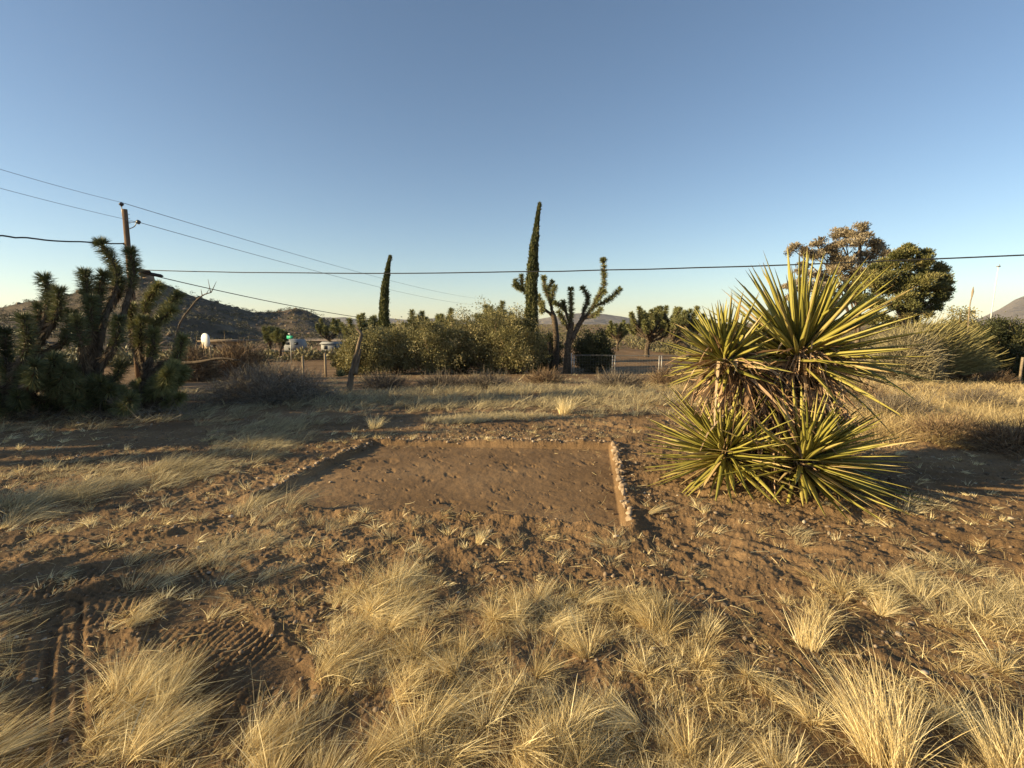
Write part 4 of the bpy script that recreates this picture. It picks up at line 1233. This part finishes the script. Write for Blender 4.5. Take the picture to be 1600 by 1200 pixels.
# ------------------------------------------------------------------ cypresses
def cypress(px, topx, topy, Y, wbase, label):
    x = at(px, 560, Y)[0]; g = np.array((x, Y, float(hbase(x, Y))))
    tip = at(topx, topy, Y); H = tip[2] - g[2]
    root = empty("cypress", g, label, "cypress", "slender italian cypresses")
    t = np.linspace(0, 1, 40)
    def axis(t):
        t = np.asarray(t)
        dx = tip[0] - g[0]
        return np.stack([g[0] + dx * (t ** 3) - .12 * np.sin(t * 3.14), np.full(t.shape, Y) + .05 * np.sin(t * 5), g[2] + H * t], -1)
    def rad(t):
        return wbase * np.interp(t, [0, .04, .12, .35, .6, .8, .92, 1], [.6, .85, 1.0, .95, .74, .44, .19, .02])
    G = Geo(); tube(G, axis(t), rad(t) * .6, 12, jitter=.15)
    core = G.build("crown_core", M['core'], root, smooth=True)
    G = Geo()
    n = 26000
    tt = RNG.random(n) ** .9; a = RNG.uniform(0, 6.28, n)
    lump = 1 + .5 * fbm(a * 1.6, tt * H * 1.9, 8, 4)
    rr = rad(tt) * lump * RNG.uniform(.6, 1.04, n) * (1 + .22 * (RNG.random(n) < .05))
    P = axis(tt) + np.stack([np.cos(a) * rr, np.sin(a) * rr, np.zeros(n)], 1)
    D = np.stack([np.cos(a) * .35, np.sin(a) * .35, np.ones(n)], 1) + RNG.normal(size=(n, 3)) * .22
    rn = np.clip(.45 + .7 * fbm(a * 2.2, tt * H * 2.5, 18, 3) + RNG.normal(size=n) * .14, 0, 1)
    leaves(G, P, D, RNG.uniform(.09, .20, n), .32, rn)
    # the loose curved tip
    n = 160; u = RNG.random(n); P = axis(.965 + .035 * u) + RNG.normal(size=(n, 3)) * .04
    leaves(G, P, np.stack([np.full(n, .5), np.zeros(n), np.ones(n)], 1) + RNG.normal(size=(n, 3)) * .3, .16, .3)
    G.build("crown", M['cypress'], root)
    G = Geo(); tube(G, [g + (0, 0, -.1), g + (0, 0, .5)], .11, 8); G.build("trunk", M['greybark'], root)
cypress(832, 843, 320, 30.5, .36, "tall slender cypress with a bent tip, taller of the two, beside the joshua tree")
cypress(603, 610, 402, 33.0, .32, "shorter slender cypress at the left of the shrub row")

# ------------------------------------------------------------------ pines at the right
def pine(name, px, Y, H, crowns, mat, label, leaf=.16, per=700):
    x = at(px, 560, Y)[0]; g = np.array((x, Y, float(hbase(x, Y))))
    root = empty(name, g, label, "tree")
    GT = Geo(); GL = Geo()
    top = at(crowns[0][0], crowns[0][1] + 12, Y)
    ax = smooth_path([g + (0, 0, -.1), g + (.1, 0, H * .3), (g + top) / 2 + (0, 0, H * .1), top], 12)
    tube(GT, ax, np.linspace(.2, .05, len(ax)), 8, jitter=.1)
    for cx, cy, rp, dd in crowns:
        c = at(cx, cy, Y + dd); r_ = rp * .88 / 800 * Y
        k = int(RNG.integers(4, len(ax) - 2)); st = ax[k]
        tube(GT, smooth_path([st, (st + c) / 2 + (0, 0, .12 * H * RNG.random()), c], 7), np.linspace(.07, .02, 8), 5, jitter=.1)
        nb = max(7, int(13 * r_))
        sub = c + rdir(nb) * (r_ * RNG.uniform(.3, 1.5, nb) ** .7)[:, None] * (1.1, 1, .8)
        for s in sub:
            tube(GT, smooth_path([c, (c + s) / 2, s], 4), np.linspace(.018, .006, 5), 4, cap=False)
            m = int(per / nb * 4 * r_)
            off = RNG.normal(size=(m, 3)) * (.17, .17, .11) * max(.6, r_)
            leaves(GL, s + off, off * 2 + (0, 0, .35) + RNG.normal(size=(m, 3)) * .3, leaf * RNG.uniform(.6, 1.2, m), .35, np.clip(.5 + RNG.normal() * .28 + RNG.normal(size=m) * .15, 0, 1))
    GT.build("trunk", M['greybark'], root, smooth=True); GL.build("crown", M[mat], root)

pine("pine_tree", 1335, 31, 7.5,
     [(1343, 362, 18, 0), (1320, 374, 20, .3), (1296, 392, 20, .2), (1262, 396, 16, 0), (1355, 385, 20, .3), (1325, 398, 26, -.3), (1290, 415, 26, .2), (1360, 410, 24, .1), (1256, 425, 18, .2), (1315, 430, 26, .1),
      (1235, 450, 18, .2), (1280, 450, 26, 0), (1340, 440, 24, 0), (1375, 398, 14, 0), (1240, 390, 9, 0), (1346, 352, 8, 0), (1308, 366, 8, .2), (1275, 380, 9, 0), (1368, 388, 9, .2)], 'drypine', "grey-brown half-bare pine rising behind the yucca", .15, 760)
pine("pine_tree", 1405, 29, 6.5,
     [(1424, 402, 18, 0), (1444, 414, 17, .2), (1398, 412, 20, .4), (1378, 418, 18, .3), (1465, 430, 12, .1), (1450, 440, 18, 0), (1420, 432, 28, 0), (1390, 440, 28, .2), (1466, 450, 13, 0), (1440, 460, 24, .2),
      (1405, 466, 28, 0), (1370, 460, 26, .3), (1355, 440, 20, .2), (1455, 480, 14, .2), (1420, 490, 22, 0), (1380, 490, 24, 0), (1476, 442, 9, 0), (1470, 418, 8, .1), (1478, 458, 8, 0), (1448, 398, 9, .1), (1400, 398, 9, 0), (1466, 468, 9, .2), (1426, 392, 9, 0)], 'pine', "green pine with a dense spreading crown right of the brown one", .15, 1300)

# ------------------------------------------------------------------ dead wood
def dead_wood():
    g = ground(545, 612)
    root = empty("dead_tree", g, "leaning dead trunk with a broken top behind the grey bush", "dead tree")
    G = Geo()
    Y = g[1]
    tube(G, smooth_path([g + (0, 0, -.1), at(548, 590, Y), at(556, 555, Y), at(565, 522, Y)], 14), np.linspace(.08, .04, 15), 9, jitter=.3)
    G.build("trunk", M['greybark'], root, smooth=True)
    G = Geo(); tube(G, smooth_path([at(565, 524, Y), at(562, 518, Y), at(556, 514, Y)], 4), [.05, .04, .035, .03, .012], 6, jitter=.2)
    G.build("stub", M['greybark'], root)
    G = Geo(); tube(G, smooth_path([at(554, 585, Y), at(560, 560, Y + .15), at(563, 545, Y + .2)], 6), np.linspace(.07, .03, 7), 6, jitter=.2)
    G.build("split_limb", M['greybark'], root)
    G = Geo(); Y = 11.5
    tube(G, smooth_path([at(285, 568, Y), at(310, 566, Y), at(345, 560, Y), at(372, 563, Y)], 10), np.linspace(.05, .015, 11), 6, jitter=.2)
    tube(G, smooth_path([at(347, 561, Y), at(353, 568, Y)], 3), .015, 5)
    tube(G, smooth_path([at(285, 568, Y), at(275, 600, Y), np.array((at(270, 600, Y)[0], Y, float(hbase(at(270, 600, Y)[0], Y)) - .05))], 5), .05, 6, jitter=.2)
    tag(G.build("dead_branch", M['greybark'], loc=at(270, 600, Y)), "dead branch reaching sideways below the white board", "dead branch")
    G = Geo(); Y = 12.5
    b = np.array((at(262, 600, Y)[0], Y, float(hbase(at(262, 600, Y)[0], Y))))
    tube(G, smooth_path([b, at(276, 520, Y), at(300, 478, Y), at(316, 462, Y), at(330, 457, Y)], 16), np.linspace(.03, .010, 17), 6, jitter=.2)
    for q in [((316, 462), (314, 452)), ((322, 460), (327, 451)), ((309, 468), (303, 462)), ((330, 457), (338, 440)), ((329, 457), (325, 436))]:
        tube(G, [at(*q[0], Y), at(*q[1], Y + .1)], [.012, .004], 4)
    tag(G.build("dead_branch", M['greybark'], loc=b), "bare curved branch standing against the hill right of the thicket", "dead branch")
    # fallen twigs under the thicket
    G = Geo()
    n = 1600
    P = np.array([ground(RNG.uniform(-20, 300), RNG.uniform(622, 660)) for _ in range(260)])
    P = P[RNG.integers(0, 260, n)] + RNG.normal(size=(n, 3)) * (.1, .1, .03) + (0, 0, .04)
    D = rdir(n); D[:, 2] = np.abs(D[:, 2]) * .6
    blades(G, P, D, RNG.uniform(.1, .4, n), .008, RNG.normal(size=(n, 3)) * .05, 3, taper=.5)
    tag(G.build("brushwood", M['twig']), "tangle of dead twigs under the joshua thicket", kind="stuff")
    # dry stalk near the right edge
    g = np.array((at(1512, 560, 24.5)[0], 24.5, 0)); g[2] = hbase(g[0], g[1])
    G = Geo(); tube(G, smooth_path([g, at(1514, 490, 24.5), at(1519, 462, 24.5), at(1521, 448, 24.5)], 10), [.025] * 7 + [.05, .045, .03, .01], 6, jitter=.25)
    tag(G.build("dry_flower_stalk", M['postwood'], loc=g), "dry upright flower stalk sticking up above the yellow-green bush", "flower stalk")
    # stick on the soil, lower right
    a = ground(1425, 862); b = ground(1490, 898)
    G = Geo(); tube(G, smooth_path([a + (0, 0, .05), (a + b) / 2 + (0, 0, .045), b + (0, 0, .03)], 6), [.006] * 7, 6, jitter=.2)
    tag(G.build("stick", M['postwood'], loc=a), "thin straight stick lying on the sandy slope at the lower right", "stick")
dead_wood()

# ------------------------------------------------------------------ utility pole and lines
def utilities():
    Y = 26.7
    x = at(207, 470, Y)[0]; zb = float(hbase(x, Y)); g = np.array((x, Y, zb))
    top = at(201, 327, Y); top[0] = x
    root = empty("utility_pole", g, "wooden utility pole rising out of the joshua thicket", "utility pole")
    G = Geo(); tube(G, np.array([g + (0, 0, -.3), (g + top) / 2, top]), [.17, .145, .12], 14); G.build("pole_shaft", M['polewood'], root, smooth=True)
    def insulator(c, ax):
        c = np.array(c, float); ax = norm(np.array(ax, float))
        G = Geo()
        tube(G, np.array([c + ax * t for t in (-.11, -.05, -.05, 0, 0, .06, .06, .11)]), [.035, .05, .10, .08, .12, .09, .05, .045], 12)
        return G.build("insulator", M['porcelain'], root, smooth=False)
    i1 = at(195, 319, Y - .05); 
    G = Geo(); tube(G, [top + (-.14, 0, -.35), np.array((top[0] - .14, top[1], i1[2] - .08))], .022, 6)
    G.build("pin_bracket", M['steel'], root)
    i1 = np.array((top[0] - .14, top[1], i1[2])); insulator(i1, (0, 0, 1))
    i2 = at(216, 347, Y)
    G = Geo()
    tube(G, [np.array((x + .1, Y, i2[2])), np.array((i2[0] - .06, Y, i2[2]))], .022, 6)
    tube(G, smooth_path([np.array((x + .1, Y, i2[2] - .35)), np.array(((x + i2[0]) / 2 + .1, Y, i2[2] - .22)), np.array((i2[0] - .08, Y, i2[2]))], 6), .022, 6)
    G.build("side_bracket", M['steel'], root)
    insulator(i2, (1, 0, .2))
    G = Geo()
    for dz in (.25, .45, .7): tube(G, [np.array((x + .10, Y, top[2] - dz)), np.array((x + .24, Y, top[2] - dz))], .012, 5)
    G.build("step_bolts", M['steel'], root)
    hub = at(226, 424, Y - .1); hub[0] = x + .25
    G = Geo(); box(G, (x + .15, Y - .13, hub[2]), (.3, .08, .1)); G.build("cable_clamp", M['steel'], root)
    def line(a, b, sag, r, name, label, mat='wire', n=40, wob=0.0):
        a = np.array(a, float); b = np.array(b, float); t = np.linspace(0, 1, n)
        p = a + (b - a) * t[:, None]; p[:, 2] -= sag * 4 * t * (1 - t)
        if wob: p[:, 2] += wob * vnoise(t * 23, t * 0, 3)
        G = Geo(); tube(G, p, r, 6)
        return tag(G.build(name, M[mat], loc=a, smooth=True), label, "overhead line", "overhead lines at the utility pole")
    nearL = at(-420, 158, 18.5); farR = at(820, 484, 150)
    line(i1 + (0, 0, .1), at(0, 262, 19.5) * 1.0 + (at(0, 262, 19.5) - i1) * .6, .10, .008, "power_line", "topmost thin wire running left from the pole top insulator")
    line(i1 + (0, 0, .1), at(745, 466, 118), .7, .014, "power_line", "topmost thin wire sloping right from the pole top to the distance")
    line(i2, at(0, 290, 19.5) + (at(0, 290, 19.5) - i2) * .6, .10, .008, "power_line", "second thin wire running left from the side insulator")
    line(i2, at(740, 476, 118), .7, .014, "power_line", "second thin wire sloping right from the side insulator to the distance")
    c1 = np.array((x - .2, Y, at(190, 381, Y)[2]))
    line(c1, at(0, 364, 21) + (at(0, 364, 21) - c1) * .6, .12, .035, "telephone_cable", "thick black cable running left from the middle of the pole", 'black', wob=.05)
    G = Geo(); tube(G, [c1 + (0, 0, 0), c1 + (.12, 0, 0)], .06, 8); G.build("cable_bracket", M['black'], root)
    # thick service cable crossing the whole view
    e = at(1750, 391, 15.5)
    line(hub + (.1, 0, .08), e, .38, .024, "service_cable", "thick black cable crossing the whole view from pole to the right edge", 'black', 70, .02)
    d2 = at(606, 502, 48)
    line(hub + (.1, 0, 0), d2, .25, .024, "service_cable", "black cable sloping down right from the pole toward the short cypress", 'black', 40)
    for off, lab in (((.35, -.02, .06), "black splice case on the upper cable at the pole"), ((.75, .3, -.12), "black splice case on the lower sloping cable at the pole")):
        c = hub + np.array(off); G = Geo()
        tube(G, [c + (-.55, 0, .1), c + (-.42, 0, .08), c + (.42, 0, -.08), c + (.55, 0, -.1)], [.03, .09, .09, .03], 10)
        tag(G.build("splice_case", M['black'], loc=c), lab, "splice case", "splice cases by the pole")
utilities()

# ------------------------------------------------------------------ fence behind
def fence():
    Y = 30.0
    g = np.array((at(893, 560, Y)[0], Y, 0)); g[2] = hbase(g[0], Y)
    root = empty("wire_fence", g, "low galvanised wire mesh fence with thin pipe posts beyond the field", "fence")
    xs = [at(p, 560, Y)[0] for p in (893, 897, 957, 961, 1030, 1034, 1095, 1160)]
    H = 1.1
    for x in xs:
        z = float(hbase(x, Y)); G = Geo(); tube(G, [(x, Y, z - .1), (x, Y, z + H + (.12 if x == xs[0] else 0))], .028, 6); G.build("post", M['steel'], root, smooth=True)
    G = Geo(); xx = np.linspace(xs[0], xs[-1], 30); tube(G, np.stack([xx, np.full(30, Y), hbase(xx, np.full(30, Y)) + H], 1), .022, 6); G.build("rail", M['dullsteel'], root)
    G = Geo()
    for x in np.arange(xs[0], xs[-1], .16):
        z = float(hbase(x, Y)); tube(G, [(x, Y + .01, z + .03), (x, Y + .01, z + H)], .004, 3, cap=False)
    for k in range(7):
        tube(G, np.stack([xx, np.full(30, Y + .015), hbase(xx, np.full(30, Y)) + .05 + k * .165], 1), .004, 3, cap=False)
    G.build("wire_mesh", M['dullsteel'], root)
    # posts and agave left of the shrub row
    Y = 27.0
    for px, top, lab in ((508, 552, "pale wooden fence post left of the leaning dead trunk"), (473, 556, "short pale fence post beyond the grey bush")):
        x = at(px, 560, Y)[0]; z = float(hbase(x, Y)); G = Geo(); zt = at(px, top, Y)[2]
        tube(G, [(x, Y, z - .1), (x, Y, zt)], .06, 6, jitter=.1)
        tag(G.build("fence_post", M['postwood'], loc=(x, Y, z)), lab, "fence post", "posts at the roadside")
    g = ground(532, 590)
    D, t = fib_dirs(46, R(80), R(5)); G = Geo()
    blades(G, np.repeat(g[None] + (0, 0, .05), 46, 0), D, .42, .05, np.zeros((46, 3)), 4, .6 + 0 * t, face=np.broadcast_to((0, 0, 1.), (46, 3)), solid=True)
    tag(G.build("agave", M['joshua_shade'], loc=g), "small bluish agave on the dirt bank left of the leaning dead trunk", "agave")
    Y = 22.0; x = at(1597, 560, Y)[0]; z = float(hbase(x, Y)); G = Geo()
    tube(G, [(x, Y, z - .1), (x + .03, Y, z + 1.2)], .05, 7, jitter=.08)
    tag(G.build("fence_post", M['postwood'], loc=(x, Y, z)), "grey wooden fence post at the right edge of the field", "fence post")
fence()

# ------------------------------------------------------------------ things by the road
def road_things():
    Y = 27.0; c = at(321, 531, Y); x0 = c[0]; zb = float(hbase(x0, Y))
    root = empty("board_sign", (x0, Y, zb), "white round-topped board on two thin posts at the roadside", "sign")
    w_, h_ = .30, .30
    a = np.linspace(0, math.pi, 14)
    out = [(w_ * math.cos(t), .05 + h_ * math.sin(t)) for t in a] + [(-w_ * .98, -.12), (-.16, -.3), (.2, -.42), (w_ * .98, -.12)]
    rz = R(-22)
    G = Geo(); n = len(out); v = []
    for dy in (-.02, .02):
        for px, pz in out: v.append((x0 + px * math.cos(rz) - dy * math.sin(rz), Y + px * math.sin(rz) + dy * math.cos(rz), c[2] + pz))
    v += [(x0, Y - .02, c[2]), (x0, Y + .02, c[2])]
    v = np.array(v); v[2 * n] = v[:n].mean(0); v[2 * n + 1] = v[n:2 * n].mean(0)
    k = np.arange(n); k2 = (k + 1) % n
    G.add(v, np.stack([k, k + n, k2 + n, k2], -1), np.concatenate([np.stack([k, k2, np.full(n, 2 * n)], -1), np.stack([k2 + n, k + n, np.full(n, 2 * n + 1)], -1)]))
    G.build("board", M['white'], root)
    for s in (-.16, .18):
        G = Geo(); tube(G, [(x0 + s, Y + .06, zb - .1), (x0 + s, Y + .06, c[2] - .1)], .035, 6); G.build("post", M['postwood'], root)
    Y = 40.0; c = at(453, 527, Y); x0 = c[0]; zb = float(hbase(x0, Y))
    root = empty("street_sign", (x0, Y, zb), "green street name sign on a slim post beyond the grey bush", "sign")
    G = Geo(); box(G, c, (.62, .02, .24), R(-20)); G.build("sign_blade", M['signgreen'], root)
    G = Geo(); box(G, c + (-.05, -.02, .26), (.42, .02, .05), R(-50)); G.build("name_strip", M['white'], root)
    G = Geo(); tube(G, [(x0, Y + .05, zb - .1), (x0, Y + .05, c[2] + .3)], .035, 6); G.build("post", M['steel'], root)
    # pale trailer behind it
    Y = 57.0; x0 = at(462, 541, Y)[0]; zb = float(hbase(x0, Y)); k_ = .62
    root = empty("trailer", (x0, Y, zb), "pale grey trailer parked behind the green street sign", "trailer")
    prof = [(-1.6, .45), (1.6, .45), (1.6, 1.5), (1.3, 2.35), (-1.3, 2.45), (-1.6, 2.1)]
    G = Geo(); v = [(x0 + p * k_, Y + s, zb + q * k_) for s in (-.7, .7) for p, q in prof]; m = len(prof); k = np.arange(m); k2 = (k + 1) % m
    v += [(x0, Y - .7, zb + 1.4 * k_), (x0, Y + .7, zb + 1.4 * k_)]
    G.add(v, np.stack([k, k2, k2 + m, k + m], -1), np.concatenate([np.stack([k2, k, np.full(m, 2 * m)], -1), np.stack([k + m, k2 + m, np.full(m, 2 * m + 1)], -1)]))
    G.build("body", M['greypaint'], root)
    for px in (-.9, .6):
        G = Geo(); box(G, (x0 + px * k_, Y - .712, zb + 1.7 * k_), (.7 * k_, .02, .45 * k_)); G.build("window", M['glass'], root)
    for px in (-.4, .45):
        G = Geo(); tube(G, [(x0 + px * k_, Y - .72, zb + .33 * k_), (x0 + px * k_, Y - .5, zb + .33 * k_)], .33 * k_, 16); G.build("wheel", M['black'], root)
    # far shed
    Y = 60.0; x0 = at(520, 543, Y)[0]; zb = float(hbase(x0, Y))
    root = empty("shed", (x0, Y, zb), "low pale shed behind the fence post, left of the shrub row", "shed")
    G = Geo(); box(G, (x0, Y, zb + .45), (2.2, 1.5, .9)); G.build("wall", M['greypaint'], root)
    G = Geo(); v = [(x0 + sx * 1.25, Y + sy * .9, zb + .903) for sx, sy in ((-1, -1), (1, -1), (1, 1), (-1, 1))] + [(x0 - 1.25, Y, zb + 1.15), (x0 + 1.25, Y, zb + 1.15)]
    G.add(v, [(0, 1, 5, 4), (2, 3, 4, 5), (3, 2, 1, 0)], [(0, 4, 3), (1, 2, 5)]); G.build("roof", M['greypaint'], root)
    for px in (-.6, .5):
        G = Geo(); box(G, (x0 + px, Y - .762, zb + .5), (.35, .03, .4)); G.build("window", M['glass'], root)
    Y = 60.0; x0 = at(337, 541, Y)[0]; zb = float(hbase(x0, Y))
    root = empty("house", (x0, Y, zb), "low tan house with a flat grey roof behind the white board", "house")
    G = Geo(); box(G, (x0 + 1.0, Y, zb + .6), (3.4, 3, 1.2)); G.build("wall", M['tan'], root)
    G = Geo(); box(G, (x0 + 1.8, Y, zb + 1.29), (5.4, 4, .18)); G.build("roof", M['greybark'], root)
    G = Geo(); box(G, (x0 + .6, Y - 1.512, zb + .65), (.5, .02, .45)); G.build("window", M['glass'], root)
    # slim white mast at far right
    Y = 60.0; c = at(1560, 417, Y); x = c[0]; zb = float(hbase(x, Y))
    root = empty("mast", (x, Y, zb), "slim white mast with a small head above the right-hand shrubs", "mast")
    G = Geo(); tube(G, [(x - .35, Y, zb - .1), (x - .1, Y, c[2] - 2), (x, Y, c[2])], [.07, .05, .035], 8); G.build("pole_shaft", M['white'], root)
    G = Geo(); box(G, (x, Y, c[2] + .05), (.4, .12, .12)); box(G, (x + .12, Y, c[2] + .18), (.05, .06, .2)); G.build("head", M['steel'], root)
    # pale road and dirt bank beyond
    G = Geo(); xs_ = np.linspace(-46, -22, 30); ys = 92 + 0 * xs_
    v = np.concatenate([np.stack([xs_, ys, hbase(xs_, ys) + .25], 1), np.stack([xs_, ys + 5, hbase(xs_, ys + 5) + .5], 1)])
    k = np.arange(29); G.add(v, np.stack([k, k + 1, k + 31, k + 30], -1))
    tag(G.build("road", M['tan']), "pale dirt road at the foot of the hill", kind="structure")
road_things()
shade_makers()

# ------------------------------------------------------------------ air
def haze():
    G = Geo(); box(G, (0, 0, 88.5), (9000, 9000, 223))
    m = bpy.data.materials.new("haze_air"); m.use_nodes = True
    nt = m.node_tree; nt.nodes.clear()
    out = nt.nodes.new("ShaderNodeOutputMaterial"); pv = nt.nodes.new("ShaderNodeVolumePrincipled")
    pv.inputs["Color"].default_value = (0.80, 0.88, 1.0, 1)
    pv.inputs["Density"].default_value = 0.00007
    pv.inputs["Anisotropy"].default_value = 0.2
    nt.links.new(pv.outputs[0], out.inputs["Volume"])
    tag(G.build("haze", m), "thin blue evening air over the distant ridges", kind="stuff")
haze()
